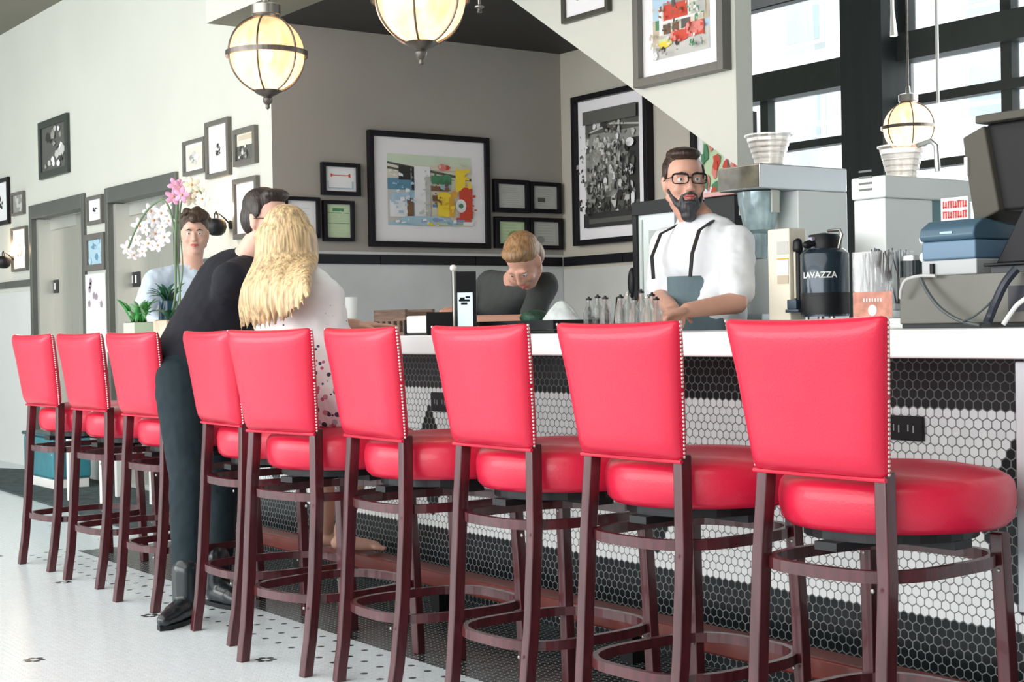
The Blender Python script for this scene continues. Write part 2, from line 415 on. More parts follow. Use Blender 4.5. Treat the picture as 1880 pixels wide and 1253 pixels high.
outlet(1632, 762, 1699, 811, 'black power outlet on the tiled bar front behind the rightmost stool')
outlet(795, 720, 830, 757, 'black power outlet on the bar front beside the third stool from the right')

# ------------------------------------------------------------------ bar stools
def make_stool():
    t = thing('bar_stool', '', 'bar stool')
    # backrest: padded trapezoid, reclined
    g = MB(); nu, nv = 14, 14
    def back(u, v, side):          # u -1..1, v 0..1
        hw = .180+.042*v; x = u*hw*(1-.012*math.sin(v*PI))
        zz = .760+.328*v + .006*u*u*(1 if v > .5 else -.3)
        yc = -.232-.036*v-.012*v*v + .018*u*u*.0
        curve = .020*(1-u*u)
        e = (max(0, 1-abs(u)**7)*max(0, 1-abs(2*v-1)**9))**.45
        th = .014+.022*e
        return (x, yc+(-th if side < 0 else th*.9)-curve*.6, zz)
    vs = []; fs = []
    for side in (-1, 1):
        for j in range(nv+1):
            for i in range(nu+1): vs.append(back(-1+2*i/nu, j/nv, side))
    n1 = (nu+1)*(nv+1)
    for s_ in (0, 1):
        for j in range(nv):
            for i in range(nu):
                a = s_*n1+j*(nu+1)+i; q = (a, a+1, a+nu+2, a+nu+1); fs.append(q if s_ == 0 else q[::-1])
    rim = [j for j in range(nu+1)]+[(j+1)*(nu+1)-1 for j in range(1, nv+1)]+[nv*(nu+1)+i for i in range(nu-1, -1, -1)]+[j*(nu+1) for j in range(nv-1, 0, -1)]
    for k in range(len(rim)):
        a, b = rim[k], rim[(k+1) % len(rim)]; fs.append((b, a, a+n1, b+n1))
    g.add(vs, fs)
    bk = g.obj('backrest', leather, t, smooth=True, sub=1, autosm=False)
    # nailheads along both side edges, and bottom welt
    for s in (-1, 1):
        nh = MB()
        for k in range(34):
            v = .03+.95*k/33; p = back(s, v, -1); q = back(s, v, 1)
            nh.ell((p[0]+s*.0012, p[1]*.55+q[1]*.45, p[2]), (.0025, .0038, .0038), 8, 5)
        nh.obj('nailhead_trim', brass, t, smooth=True)
    MB().tube([back(-1+2*i/12, -.004, 1 if False else -1)[:1]+(-.243,)+(.757,) for i in range(13)], .005, 8).obj('welt', leather, t, smooth=True)
    # seat
    st = MB(); prof = [(.02, .632), (.2, .632), (.238, .636), (.252, .650), (.257, .68), (.257, .705), (.253, .726), (.244, .738), (.225, .748), (.15, .762), (.05, .768), (.004, .7685)]
    st.lathe(prof, 48, (0, .02, 0)); st.obj('seat', leather, t, smooth=True, autosm=False)
    sp = MB(); sp.lathe([(.11, .612), (.19, .612), (.19, .632), (.02, .632)], 32, (0, .0, 0)); sp.box(-.19, .19, -.03, .03, .594, .612); sp.box(-.03, .03, -.22, .19, .594, .612)
    sp.obj('swivel_plate', blackmetal, t)
    def leg(pts, wx, wy):
        g = MB(); rs = []
        for i, (x, y, z) in enumerate(pts):
            rs.append([(x+a*wx/2, y+b*wy/2, z) for a, b in ((-1, -1), (1, -1), (1, 1), (-1, 1))])
        g.rings(rs); return g.obj('leg', wood, t, bevel=.004)
    def interp(P, n=14):
        out = []
        for k in range(n+1):
            z = P[0][2]+(P[-1][2]-P[0][2])*k/n
            for a, b in zip(P, P[1:]):
                if (a[2]-z)*(b[2]-z) <= 1e-9:
                    f = (z-a[2])/(b[2]-a[2]); f2 = f*f*(3-2*f)*.4+f*.6
                    out.append((a[0]+(b[0]-a[0])*f, a[1]+(b[1]-a[1])*f2, z)); break
        return out
    for s in (-1, 1):
        leg(interp([(s*.166, -.285, 0), (s*.169, -.262, .15), (s*.173, -.246, .32), (s*.172, -.232, .55), (s*.160, -.222, .772)]), .031, .035)
        leg(interp([(s*.190, .170, 0), (s*.186, .160, .3), (s*.178, .148, .615)]), .033, .033)
    def ring(z, a, b, h, ex, name, cy=-.03):
        pts = []
        for k in range(48):
            th = 2*PI*k/48; c, s = math.cos(th), math.sin(th)
            r = (abs(c/a)**ex+abs(s/b)**ex)**(-1/ex); pts.append((r*c, cy+r*s, z))
        return MB().tube(pts, 0, closed=True, flat=(h, .018)).obj(name, wood, t)
    ring(.555, .196, .225, .026, 3.2, 'upper_ring')
    ring(.235, .203, .240, .026, 3.2, 'lower_ring')
    for z in (.555, .235):
        for sx, y in ((-.184, .155), (.184, .155), (.16, -.262 if z < .3 else -.245)):
            MB().ell((sx, y-.021, z-.022), (.005, .003, .005), 8, 5).obj('bolt', nickel, t)
    return t
CH = [(-7.06, 2.5097, .0859, 'leftmost red leather bar stool, at the far end of the row'),
      (-6.4457, 2.5181, .0776, 'red leather bar stool second from the left in the row'),
      (-5.7652, 2.4932, .0736, 'red leather bar stool just left of the man in black trousers'),
      (-4.972, 2.484, -.0294, 'red leather bar stool right of the black boots, partly hidden by the next back'),
      (-4.446, 2.4248, .1833, 'red leather bar stool the blonde woman sits on'),
      (-3.935, 2.507, -.0195, 'red leather bar stool just right of the blonde woman'),
      (-3.402, 2.565, .0321, 'red leather bar stool in front of the black phone dock, third from the right'),
      (-2.8641, 2.6034, .0532, 'red leather bar stool in front of the bartender, second from the right'),
      (-2.2493, 2.6082, .0506, 'largest red leather bar stool, nearest to the camera and rightmost')]
st0 = make_stool()
for i, (x, y, a, lab) in enumerate(CH):
    s_ = st0 if i == len(CH)-1 else dup(st0)
    s_.location = (x, y, 0); s_.rotation_euler = (0, 0, a); s_['label'] = lab; s_['group'] = 'red leather bar stools along the bar'

# ------------------------------------------------------------------ pictures
def C(name, r, g, b): return mat('print_'+name, (r, g, b), .6)
PR = dict(w=C('white', .85, .85, .87), k=C('black', .03, .03, .03), dg=C('dark_grey', .1, .1, .09), g=C('grey', .3, .3, .28), lg=C('light_grey', .55, .55, .52),
          cr=C('cream', .72, .68, .55), ye=C('yellow', .9, .68, .05), am=C('amber', .75, .4, .05), re=C('red', .62, .07, .04), pk=C('pink', .75, .25, .22), bl=C('blue', .12, .28, .4),
          lb=C('light_blue', .4, .58, .68), gr=C('green', .08, .25, .13), lgn=C('light_green', .55, .70, .45), olv=C('olive', .30, .38, .12), br=C('brown', .2, .11, .06), pe=C('periwinkle', .3, .35, .6), sky=C('sky', .45, .62, .75), pg=C('pale_green', .66, .75, .6), ta=C('tan', .55, .47, .36))
PK = list(PR); PM = [PR[k] for k in PK]
def rect(k, u0, v0, u1, v1): return (k, [(u0, v0), (u1, v0), (u1, v1), (u0, v1)])
def disc(k, u, v, r, s=1.0, n=14): return (k, [(u+r*math.cos(2*PI*i/n), v+r*s*math.sin(2*PI*i/n)) for i in range(n)])
def picture(lab, plane, c, w_, h_, fw, art, fmat=frameblk, mt=.0, group=None, depth=.025, off=.0):
    """wall picture; plane 'y' faces -Y, plane 'x' faces +X; art polys in 0..1, v up"""
    t = thing('framed_picture', lab, 'picture', c, 0 if plane == 'y' else PI/2, group)
    W2, H2 = w_/2, h_/2; d = depth
    f = MB(); f.box(-W2, -W2+fw, -d, -off, -H2, H2); f.box(W2-fw, W2, -d, -off, -H2, H2); f.box(-W2+fw, W2-fw, -d, -off, H2-fw, H2); f.box(-W2+fw, W2-fw, -d, -off, -H2, -H2+fw)
    f.obj('frame', fmat, t, bevel=.0015, seg=1)
    MB().box(-W2+fw, W2-fw, -d*.4, -off, -H2+fw, H2-fw).obj('mat_board', matw, t)
    iw, ih = w_-2*fw-2*mt, h_-2*fw-2*mt
    g = MB()
    y = -d*.4-.0008
    for i, (k, poly) in enumerate(art):
        g.cur = PK.index(k); P = [(-iw/2+max(0, min(1, u))*iw, -ih/2+max(0, min(1, v))*ih) for u, v in poly]
        yy = y-.0003*(i+1) if i else y-.0002
        g.add([(a, yy, b) for a, b in P], [tuple(range(len(P)))])
    g.obj('print', PM, t)
    return t
def onwall(px0, px1, py0, py1, plane='y', val=YL-.001):
    """rect from its left/right px and its top/bottom py measured at the left edge"""
    kw = dict(Y=val) if plane == 'y' else dict(X=val)
    a = at(px0, py0, **kw); a2 = at(px0, py1, **kw); b = at(px1, py0, **kw)
    h_ = a.z-a2.z
    if plane == 'y': w_ = b.x-a.x; c = ((a.x+b.x)/2, val, (a.z+a2.z)/2)
    else: w_ = b.y-a.y; c = (val, (a.y+b.y)/2, (a.z+a2.z)/2)
    return c, abs(w_), h_
def blobs(seed, base, cols, n, rmin=.03, rmax=.1, lo=.08, hi=.92):
    rd = random.Random(seed); A = [rect(base, 0, 0, 1, 1)]
    for i in range(n):
        u, v, r = rd.uniform(lo, hi), rd.uniform(lo, hi), rd.uniform(rmin, rmax)
        m = rd.randint(5, 8); ph = rd.random()*6
        A.append((rd.choice(cols), [(u+r*rd.uniform(.5, 1)*math.cos(ph+2*PI*i/m), v+r*rd.uniform(.5, 1.1)*math.sin(ph+2*PI*i/m)) for i in range(m)]))
    return A
def lines(base, k, n, u0=.15, u1=.85, v0=.15, v1=.85, seed=1):
    rd = random.Random(seed); A = [rect(base, 0, 0, 1, 1)]
    for i in range(n):
        v = v0+(v1-v0)*i/max(1, n-1); a = u0+rd.random()*.08; b = u1-rd.random()*.2
        A.append(rect(k, a, v-.006, b, v+.006))
    return A
LW = [  # left wall: rect at the left edge, frame, art, mat, label
 ((-12, 19, 334, 418), .035, blobs(1, 'w', ['k', 'dg', 'k'], 7, .08, .16, .25, .75), .05, frameblk, 'black framed ink drawing cut by the left edge of the photo'),
 ((25, 47, 356, 398), .022, blobs(2, 'g', ['lg', 'lg', 'dg'], 8, .1, .25), 0, framegrey, 'tiny grey photo left of the left elevator, upper of two'),
 ((25, 52, 420, 500), .022, blobs(3, 'w', ['k', 'dg', 'g'], 6, .08, .16, .3, .6), .03, framegrey, 'narrow black and white print left of the left elevator, below the tiny grey photo'),
 ((75, 128, 227, 332), .055, blobs(4, 'dg', ['lg', 'w', 'g', 'k', 'lg'], 26, .05, .14), 0, mat('print_darkgreen_frame', (.035, .045, .038), .4), 'dark black and white photo hanging highest, above the left elevator'),
 ((163, 192, 363, 415), .028, blobs(5, 'w', ['k', 'k', 'dg'], 9, .05, .13, .25, .75), .03, framegrey, 'small black and white drawing between the elevators, upper of two'),
 ((161, 196, 432, 499), .045, blobs(6, 'lb', ['bl', 'sky', 'lg', 'lb'], 14, .08, .2), 0, framegrey, 'small bluish picture between the elevators, below the drawing'),
 ((341, 381, 262, 325), .024, blobs(7, 'cr', ['lg', 'g', 'w', 'lg'], 9, .1, .22, .2, .7), .02, framegrey, 'small pale photo, leftmost of the three above the boy'),
 ((382, 425, 227, 331), .030, blobs(8, 'w', ['k', 'k', 'dg', 'g'], 16, .03, .10, .3, .65), .05, framegrey, 'tall white print with a small dark sketch, middle of three above the boy'),
 ((434, 474, 240, 308), .032, [rect('dg', 0, 0, 1, 1), rect('cr', 0, .55, 1, 1), rect('ta', .1, .75, .9, .95)]+blobs(9, 'dg', ['k', 'lg', 'w', 'g'], 14, .05, .13, .1, .6)[1:], 0, framegrey, 'small sunset coloured photo near the wall corner'),
 ((433, 477, 331, 441), .030, blobs(10, 'w', ['k', 'dg', 'g'], 8, .05, .16, .2, .5), .05, framegrey, 'tall white print above the dark haired man, below the sunset photo'),
]
for r_, fw, art, mt, fmm, lab in LW:
    c, w_, h_ = onwall(*r_)
    picture(lab, 'y', c, w_, h_, fw, art, fmm, mt, 'pictures on the left wall', .028)
XW = XN+.001
bone = [rect('w', 0, 0, 1, 1), rect('re', .2, .66, .8, .70)]+[disc('re', u, v, .04) for u, v in ((.18, .72), (.18, .64), (.82, .72), (.82, .64))]+[rect('lb', .05, .05, .95, .4), rect('w', .08, .1, .9, .42)]
cert = [rect('lgn', 0, 0, 1, 1), rect('gr', .02, .74, .98, .76), rect('gr', .02, .42, .98, .435), rect('gr', .25, .8, .75, .9)]+[rect('lg', .1, .12+.09*i, .9-.1*(i % 3), .13+.09*i) for i in range(7)]
food = [rect('cr', 0, 0, 1, 1), rect('pg', 0, .86, 1, 1), rect('ta', 0, .78, .9, .8), ('dg', [(0, .89), (0, .86), (1, .66), (1, .70)]), ('dg', [(0, .82), (0, .79), (.3, .74), (.3, .77)]),
        rect('lb', 0, .0, .34, .6), rect('bl', .0, .5, .32, .66), rect('k', .13, .64, .27, .84), rect('k', .28, .5, .31, .82), rect('lg', 0, .05, .2, .5), rect('sky', .04, .3, .25, .46), rect('bl', .1, .5, .25, .56), rect('w', .02, .12, .22, .35), rect('br', .22, .12, .30, .38),
        rect('w', .31, .12, .50, .84), rect('lg', .44, .12, .5, .7), rect('gr', .51, .60, .75, .72), rect('br', .51, .5, .72, .57), rect('br', .52, .36, .62, .44), rect('bl', .52, .27, .62, .31), disc('gr', .70, .68, .05, 1.4), disc('re', .70, .84, .035), disc('lb', .68, .56, .07, .6), disc('pk', .64, .84, .05),
        rect('am', .58, .14, .78, .46), disc('ye', .66, .44, .08, .6), rect('ye', .58, .14, .72, .44), rect('ye', .80, .5, .92, .82), disc('am', .78, .46, .04, 1.3), disc('re', .94, .5, .08, 1.0), rect('re', .84, .12, 1, .52), disc('w', .86, .3, .065, 1.5), disc('gr', .86, .3, .03, 1.2), rect('re', .80, .08, .98, .13),
        ('lb', [(.05, .05), (.45, -.0), (.9, .05), (.6, .14), (.2, .13)]), disc('pe', .55, .09, .04, .8), disc('ye', .52, .03, .08, .3), disc('lgn', .66, .03, .06, .3), rect('pe', .78, .07, .9, .1), rect('w', .88, .02, 1, .07)]
rd = random.Random(77)
def daubs(seed, regs, n):
    rd = random.Random(seed); A = []
    for i in range(n):
        k, u0, v0, u1, v1 = rd.choice(regs); u, v = rd.uniform(u0, u1), rd.uniform(v0, v1); a, b = rd.uniform(.008, .03), rd.uniform(.006, .022); sk_ = rd.uniform(-.015, .015)
        A.append((k, [(u-a, v-b-sk_), (u+a, v-b+sk_*.4), (u+a*.8, v+b+sk_), (u-a*.9, v+b)]))
    return A
food += daubs(5, [('lb', 0, .05, .28, .5), ('sky', 0, .3, .28, .6), ('w', 0, .05, .28, .5), ('bl', .02, .5, .3, .72), ('w', .0, .66, .13, .78), ('lg', .32, .15, .5, .8), ('w', .32, .15, .5, .8), ('gr', .52, .58, .75, .74), ('br', .52, .5, .7, .6), ('cr', .5, .76, .95, .98), ('pg', 0, .84, .6, .98), ('ye', .82, .56, .95, .86), ('am', .68, .15, .77, .44), ('ye', .6, .15, .72, .45), ('re', .9, .15, .99, .5), ('lb', .2, .0, .8, .12), ('pe', .4, .03, .7, .12), ('w', 0, .0, .9, .08), ('cr', .6, .0, 1, .08), ('br', .52, .3, .6, .5)], 170)
cert += daubs(6, [('pg', .05, .1, .95, .95)], 10)
NW = [((518, 583, 361, 436), .022, lines('w', 'lb', 7), .02, 'dark framed certificate on the niche wall, behind the blonde hair'),
      ((587, 657, 298, 358), .024, bone, .01, 'small black framed picture of a red bone shape'),
      ((590, 646, 368, 443), .022, cert, .004, 'small black framed pale green certificate'),
      ((672, 893, 239, 453), .034, food, .10, 'large black framed painting of a yellow bottle and a red bottle'),
      ((903, 967, 329, 390), .030, lines('lg', 'g', 9, seed=4), .0, 'small grey print right of the big painting, upper left of four'),
      ((969, 1025, 334, 391), .026, lines('lg', 'g', 8, seed=5)+[rect('dg', .2, .3, .5, .5)], .0, 'small grey print right of the big painting, upper right of four'),
      ((905, 967, 398, 456), .030, [rect('lgn', 0, 0, 1, 1), disc('olv', .65, .35, .28, .9)]+lines('lgn', 'olv', 6, seed=6)[1:], .0, 'small green print right of the big painting, lower left of four'),
      ((969, 1028, 400, 458), .026, lines('lg', 'g', 7, seed=7)+[disc('g', .3, .25, .15)], .0, 'small grey print right of the big painting, lower right of four')]
for r_, fw, art, mt, lab in NW:
    c, w_, h_ = onwall(*r_, plane='x', val=XW)
    picture(lab, 'x', c, w_, h_, fw, art, frameblk, mt, 'pictures on the niche wall', .035)
# tall black and white photograph on the back wall
c, w_, h_ = onwall(1060, 1199, 181, 453, val=YB-.001)
ca = [rect('dg', 0, 0, 1, 1), rect('g', 0, .25, 1, .8), ('lg', [(0, .80), (.5, .86), (1, .82), (1, .835), (.5, .875), (0, .815)]), rect('k', .8, .2, 1, .72)]
ca += blobs(21, 'g', ['lg', 'dg', 'k', 'lg', 'w', 'g'], 110, .03, .07, .05, .95)[1:70]
ca = [q for q in ca]+[rect('dg', 0, .885, 1, 1)]+[disc('w', u, .68, .075, .5) for u in (.02, .34, .62, .88)]+[rect('k', 0, 0, 1, .12), rect('dg', .1, .03, .9, .07)]+[disc('w', u, v, .035, 1.0) for u, v in ((.42, .38), (.58, .42), (.52, .48), (.7, .35))]
ca += daubs(14, [('dg', .05, .1, .95, .85), ('lg', .2, .3, .8, .75), ('g', .05, .3, .8, .85), ('k', .05, .1, .5, .5), ('g', .3, .2, .8, .7), ('k', .7, .1, .95, .7)], 260)
picture('tall framed black and white photo of a busy diner', 'y', c, w_, h_, .035, ca, frameblk, .075, None, .06)
c, w_, h_ = onwall(1277, 1390, 225, 470, val=YB-.001)
cb2 = [rect('w', 0, 0, 1, 1), rect('lgn', 0, .5, .5, 1)]+blobs(31, 'w', ['re', 'gr', 'pk', 'gr', 'k', 're'], 46, .06, .12, .02, .98)[1:]
picture('framed print in red and green behind the bartender', 'y', c, w_, h_, .035, cb2, frameblk, .045, None, .05)
# stair wall pictures
c, w_, h_ = onwall(1036, 1122, -88, 46, val=YBK-.001)
picture('framed white print at the top edge on the stair wall', 'y', c, w_, h_, .024, lines('w', 'g', 9, v0=.12, v1=.5), mat('dark_bronze_frame', (.05, .048, .035), .4), .05, None, .03)
c, w_, h_ = onwall(1174, 1340, -100, 165, val=YBK-.001)
cc = [rect('sky', 0, 0, 1, 1), rect('w', .45, .62, 1, .95), rect('lg', 0, .0, 1, .22), rect('ta', 0, .14, .2, .40), rect('gr', .05, .3, .14, .40), rect('ta', .62, .30, 1, .70), rect('w', .12, .24, .2, .52), rect('cr', .18, .23, .9, .52), rect('re', .2, .38, .64, .54), rect('br', .2, .24, .33, .34), rect('br', .36, .25, .48, .34), rect('dg', .52, .26, .68, .36), rect('w', .18, .355, .85, .375), rect('w', .64, .38, .67, .60), rect('g', .2, .535, .66, .56),
      rect('lg', .7, .38, .95, .5), disc('ta', .82, .62, .09, .7), disc('br', .82, .62, .03, 1), rect('dg', .36, .5, .42, .72), ('gr', [(.39, .72), (.2, .66), (.28, .76), (.22, .86), (.36, .8), (.4, .92), (.46, .8), (.58, .84), (.5, .74), (.62, .66), (.46, .69), (.4, .58), (.34, .68)]), rect('lgn', .12, .13, .36, .20), disc('ye', .22, .14, .12, .3), rect('pk', .34, .16, .68, .25), disc('re', .5, .19, .17, .35), rect('re', .68, .16, .92, .30), disc('pk', .8, .24, .13, .5), disc('w', .75, .17, .02), disc('k', .2, .09, .03), disc('k', .45, .13, .03), disc('w', .06, .04, .04)]
cc += daubs(9, [('sky', 0, .7, .4, 1), ('lb', 0, .6, .35, .9), ('w', .4, .75, .95, .98), ('ta', 0, .1, .2, .5), ('re', .2, .4, .62, .54), ('br', .2, .4, .6, .5), ('pk', .35, .14, .9, .26), ('re', .6, .15, .95, .3), ('cr', .15, .12, .4, .2), ('lg', .1, 0, 1, .12), ('g', .1, .0, 1, .1), ('gr', .7, .05, .95, .1), ('dg', .2, .24, .7, .35), ('w', .7, .4, .95, .66), ('gr', .75, .3, .95, .5)], 130)
picture('large framed picture of a red diner with palm and cars', 'y', c, w_, h_, .040, cc, framegrey, .075, None, .055)

# ------------------------------------------------------------------ pendant lamps
def globe_glass():
    m = bpy.data.materials.new('ribbed_amber_glass'); m.use_nodes = True; nt = m.node_tree; nt.nodes.clear()
    out = nt.nodes.new('ShaderNodeOutputMaterial'); tl = nt.nodes.new('ShaderNodeBsdfTranslucent'); gl_ = nt.nodes.new('ShaderNodeBsdfGlossy'); tr = nt.nodes.new('ShaderNodeBsdfTransparent')
    tl.inputs[0].default_value = (1.0, .74, .50, 1); gl_.inputs['Roughness'].default_value = .12; tr.inputs[0].default_value = (1, .93, .84, 1)
    df = nt.nodes.new('ShaderNodeBsdfDiffuse'); df.inputs[0].default_value = (.9, .78, .64, 1)
    tc = nt.nodes.new('ShaderNodeTexCoord'); mp = nt.nodes.new('ShaderNodeMapping'); nt.links.new(tc.outputs['Object'], mp.inputs[0]); mp.inputs['Scale'].default_value = (14, 14, 2)
    nz = nt.nodes.new('ShaderNodeTexNoise'); nz.inputs['Scale'].default_value = 1.5; nt.links.new(mp.outputs[0], nz.inputs['Vector'])
    rp = nt.nodes.new('ShaderNodeValToRGB'); rp.color_ramp.elements[0].position = .35; rp.color_ramp.elements[1].position = .7; rp.color_ramp.elements[0].color = (1, .52, .27, 1); rp.color_ramp.elements[1].color = (1, .82, .62, 1)
    nt.links.new(nz.outputs['Fac'], rp.inputs[0]); nt.links.new(rp.outputs[0], tl.inputs[0])
    bp = nt.nodes.new('ShaderNodeBump'); bp.inputs['Distance'].default_value = .01; nt.links.new(nz.outputs['Fac'], bp.inputs['Height']); nt.links.new(bp.outputs[0], gl_.inputs['Normal'])
    a = nt.nodes.new('ShaderNodeMixShader'); a.inputs[0].default_value = .35; nt.links.new(tl.outputs[0], a.inputs[1]); nt.links.new(df.outputs[0], a.inputs[2])
    b = nt.nodes.new('ShaderNodeMixShader'); b.inputs[0].default_value = .28; nt.links.new(a.outputs[0], b.inputs[1]); nt.links.new(tr.outputs[0], b.inputs[2])
    c = nt.nodes.new('ShaderNodeMixShader'); c.inputs[0].default_value = .12; nt.links.new(b.outputs[0], c.inputs[1]); nt.links.new(gl_.outputs[0], c.inputs[2])
    nt.links.new(c.outputs[0], out.inputs[0]); return m
GG = globe_glass()
bulbm = mat('warm_bulb', (1, .9, .75), .3, emit=(1, .74, .45), es=4)
ptr = mat('tarnished_nickel', (0.17, 0.155, 0.14), .35, metal=.8, var=.3, scale=20)
def pendant(loc, R, lab, ztop, watts=14, rot=.35):
    t = thing('pendant_lamp', lab, 'lamp', loc, rot, 'globe pendant lamps')
    g = MB(); g.lathe([(R*.96*math.sin(th), -R*.96*math.cos(th)) for th in [.25+(PI-.5)*i/24 for i in range(25)]], 40, caps=False)
    g.obj('glass_globe', GG, t, smooth=True)
    MB().tube([(R*1.03*math.cos(2*PI*k/48), R*1.03*math.sin(2*PI*k/48), 0) for k in range(48)], 0, closed=True, flat=(R*.13, R*.05)).obj('band', ptr, t)
    for k in range(6):
        a = 2*PI*k/6
        MB().tube([(R*math.sin(th)*math.cos(a), R*math.sin(th)*math.sin(a), -R*math.cos(th)) for th in [.22+(PI-.44)*i/20 for i in range(21)]], R*.026, 8).obj('rib', ptr, t, smooth=True)
    MB().lathe([(.001, -R*1.42), (R*.06, -R*1.38), (R*.05, -R*1.30), (R*.11, -R*1.24), (R*.13, -R*1.14), (R*.10, -R*1.1), (R*.30, -R*1.0), (R*.36, -R*.93), (R*.05, -R*.92)], 24).obj('finial', ptr, t, smooth=True)
    MB().lathe([(R*.36, R*.93), (R*.34, R*1.0), (R*.37, R*1.02), (R*.37, R*1.26), (R*.33, R*1.28), (R*.10, R*1.34), (R*.08, R*1.55), (.012, R*1.6), (.001, R*1.6)], 24).obj('cap', nickel, t, smooth=True)
    MB().tube([(0, 0, R*1.55), (0, 0, ztop-loc[2])], .008, 8).obj('rod', ptr, t)
    MB().ell((0, 0, .01), (R*.17, R*.17, R*.25)).obj('bulb', bulbm, t, smooth=True)
    MB().tube([(0, 0, R*.2), (0, 0, R*1.0)], R*.08, 10).obj('socket', nickel, t)
    l = bpy.data.lights.new('bulb_light', 'POINT'); l.energy = watts; l.color = (1, .76, .52); l.shadow_soft_size = R*.3
    lo = bpy.data.objects.new('bulb_light', l); COL.objects.link(lo); lo.parent = t; lo.location = (0, 0, -R*.4)
    return t
pendant((-6.85, 3.37, 2.470), .194, 'globe pendant lamp above the bar, left of the other', ZN, 5)
pendant((-5.38, 3.36, 2.470), .198, 'globe pendant lamp over the bar cut by the top edge of the photo', ZN, 5)
pendant((-7.50, 8.97, 2.530), .194, 'globe pendant lamp hanging before the far windows', 4.9, 6)
for lamp_ in (0,):
    c = at(880, 12, Y=3.9)
    t = thing('ceiling_sprinkler', 'tiny sprinkler head hanging from the dark ceiling beside the middle globe lamp', 'sprinkler', (c.x, c.y, c.z))
    MB().tube([(0, 0, 0), (0, 0, ZN-c.z)], .006, 8).obj('pipe', nickel, t)
    MB().lathe([(.002, -.03), (.012, -.028), (.008, -.012), (.022, -.004), (.022, 0), (.005, .01)], 16).obj('deflector', nickel, t)
for px, lab in ((1722, 'thin pale cord hanging in front of the far windows'), ):
    a = at(px, 190, Y=8.9)
    o = MB().tube([(a.x, 8.9, a.z), (a.x, 8.9, 4.9)], .012, 8).obj('hanging_cord', white); tag(o, lab, 'cord')
a = at(1641, 66, Y=9.3)
o = MB().tube([(a.x, 9.3, a.z), (a.x-.01, 9.3, a.z+.2), (a.x-.03, 9.3, 4.9)], [.03, .015, .01], 8).obj('hanging_cord', white); tag(o, 'short pale cord with a weighted tip hanging by the dark pillar', 'cord')

# wall sconces
def sconce(px, py, lab):
    c = at(px, py, Y=YL-.1)
    t = thing('wall_sconce', lab, 'wall lamp', (c.x, YL, c.z), 0, 'black wall sconces'); t.scale = (.62, .62, .62)
    MB().lathe([(.045, 0), (.045, .015), (.02, .02)], 20).obj('mount', blackmetal, t).rotation_euler = (PI/2, 0, 0)
    MB().tube([(0, -.01, 0), (0, -.07, .06), (0, -.13, .11), (0, -.16, .10)], .009, 8).obj('arm', blackmetal, t, smooth=True)
    MB().tube([(-.045, -.16, .05), (-.04, -.16, .10), (0, -.16, .125), (.04, -.16, .10), (.045, -.16, .05)], .007, 8).obj('yoke', blackmetal, t, smooth=True)
    MB().lathe([(.001, -.115), (.05, -.11), (.085, -.08), (.10, -.03), (.095, .02), (.075, .05), (.03, .06), (.001, .06)], 28, (0, -.16, 0)).obj('shade', blackmetal, t, smooth=True)
    MB().ell((.02, -.055, .075), (.016, .016, .022), 12, 8).obj('bulb', bulbm, t, smooth=True)
    l = bpy.data.lights.new('sconce_light', 'POINT'); l.energy = 4; l.color = (1, .68, .42); l.shadow_soft_size = .03
    lo = bpy.data.objects.new('sconce_light', l); COL.objects.link(lo); lo.parent = t; lo.location = (.02, -.08, .15)
sconce(397, 412, 'black round wall sconce glowing on the wall right of the boy')
sconce(6, 478, 'black round wall sconce at the left edge of the photo')

# ------------------------------------------------------------------ things on and behind the bar
ZT = 1.06
def onbar(px, Y, z=ZT):
    p = at(px, 600, Y=Y); return Vector((p.x, Y, z))
def pz(px, py, Y): return at(px, py, Y=Y).z
def pw(px0, px1, Y): return at(px1, 600, Y=Y).x-at(px0, 600, Y=Y).x
glassm = mat('clear_glass', (.92, .97, .97), .03, trans=1.0, alpha=.45)
woodlt = mat('weathered_wood', (.20, .13, .10), .6, var=.4, scale=9, stretch=(1, 1, 10))
paper = mat('napkin_paper', (.85, .84, .8), .8)

# napkin holder and wooden caddy
c = onbar(786, 2.98); h = pz(786, 580, 2.98)-ZT
t = thing('napkin_holder', 'white block of napkins in a dark holder on the bar beside the wooden caddy', 'napkin holder', c)
MB().box(-.075, .075, -.05, .05, .006, h).obj('napkins', paper, t, bevel=.006)
MB().box(-.082, .082, -.056, .056, 0, .006).box(-.082, -.076, -.056, .056, .006, h*.8).box(.076, .082, -.056, .056, .006, h+.012).obj('holder', blackmetal, t)
c = onbar(742, 3.22); h = pz(742, 569, 3.22)-ZT
t = thing('condiment_caddy', 'brown slatted wooden caddy on the bar between blonde woman and phone dock', 'caddy', c)
MB().box(-.13, .13, -.07, .07, 0, .012).obj('base', woodlt, t)
for sy in (-1, 1):
    MB().box(-.125, .125, sy*.065-.006, sy*.065+.006, h*.55, h).obj('rail', woodlt, t)
    for i in range(6): MB().box(-.125+i*.046, -.105+i*.046, sy*.065-.005, sy*.065+.005, .012, h*.55).obj('slat', woodlt, t)
for sx in (-1, 1): MB().box(sx*.122-.006, sx*.122+.006, -.059, .059, .012, h*.9).obj('end_panel', woodlt, t)
# white cup
c = onbar(645, 3.1); h = pz(645, 546, 3.1)-ZT
t = thing('tumbler', 'white frosted tumbler on a clear foot on the bar right of the blonde woman', 'tumbler', c)
MB().lathe([(.001, h*.42), (.022, h*.42), (.026, h*.5), (.028, h), (.024, h), (.02, h*.5), (.001, h*.47)], 24).obj('bowl', mat('frosted_white', (.85, .9, .9), .4), t, smooth=True)
MB().lathe([(.001, 0), (.028, 0), (.028, .006), (.02, .012), (.019, h*.42), (.001, h*.42)], 24).obj('foot', glassm, t, smooth=True)
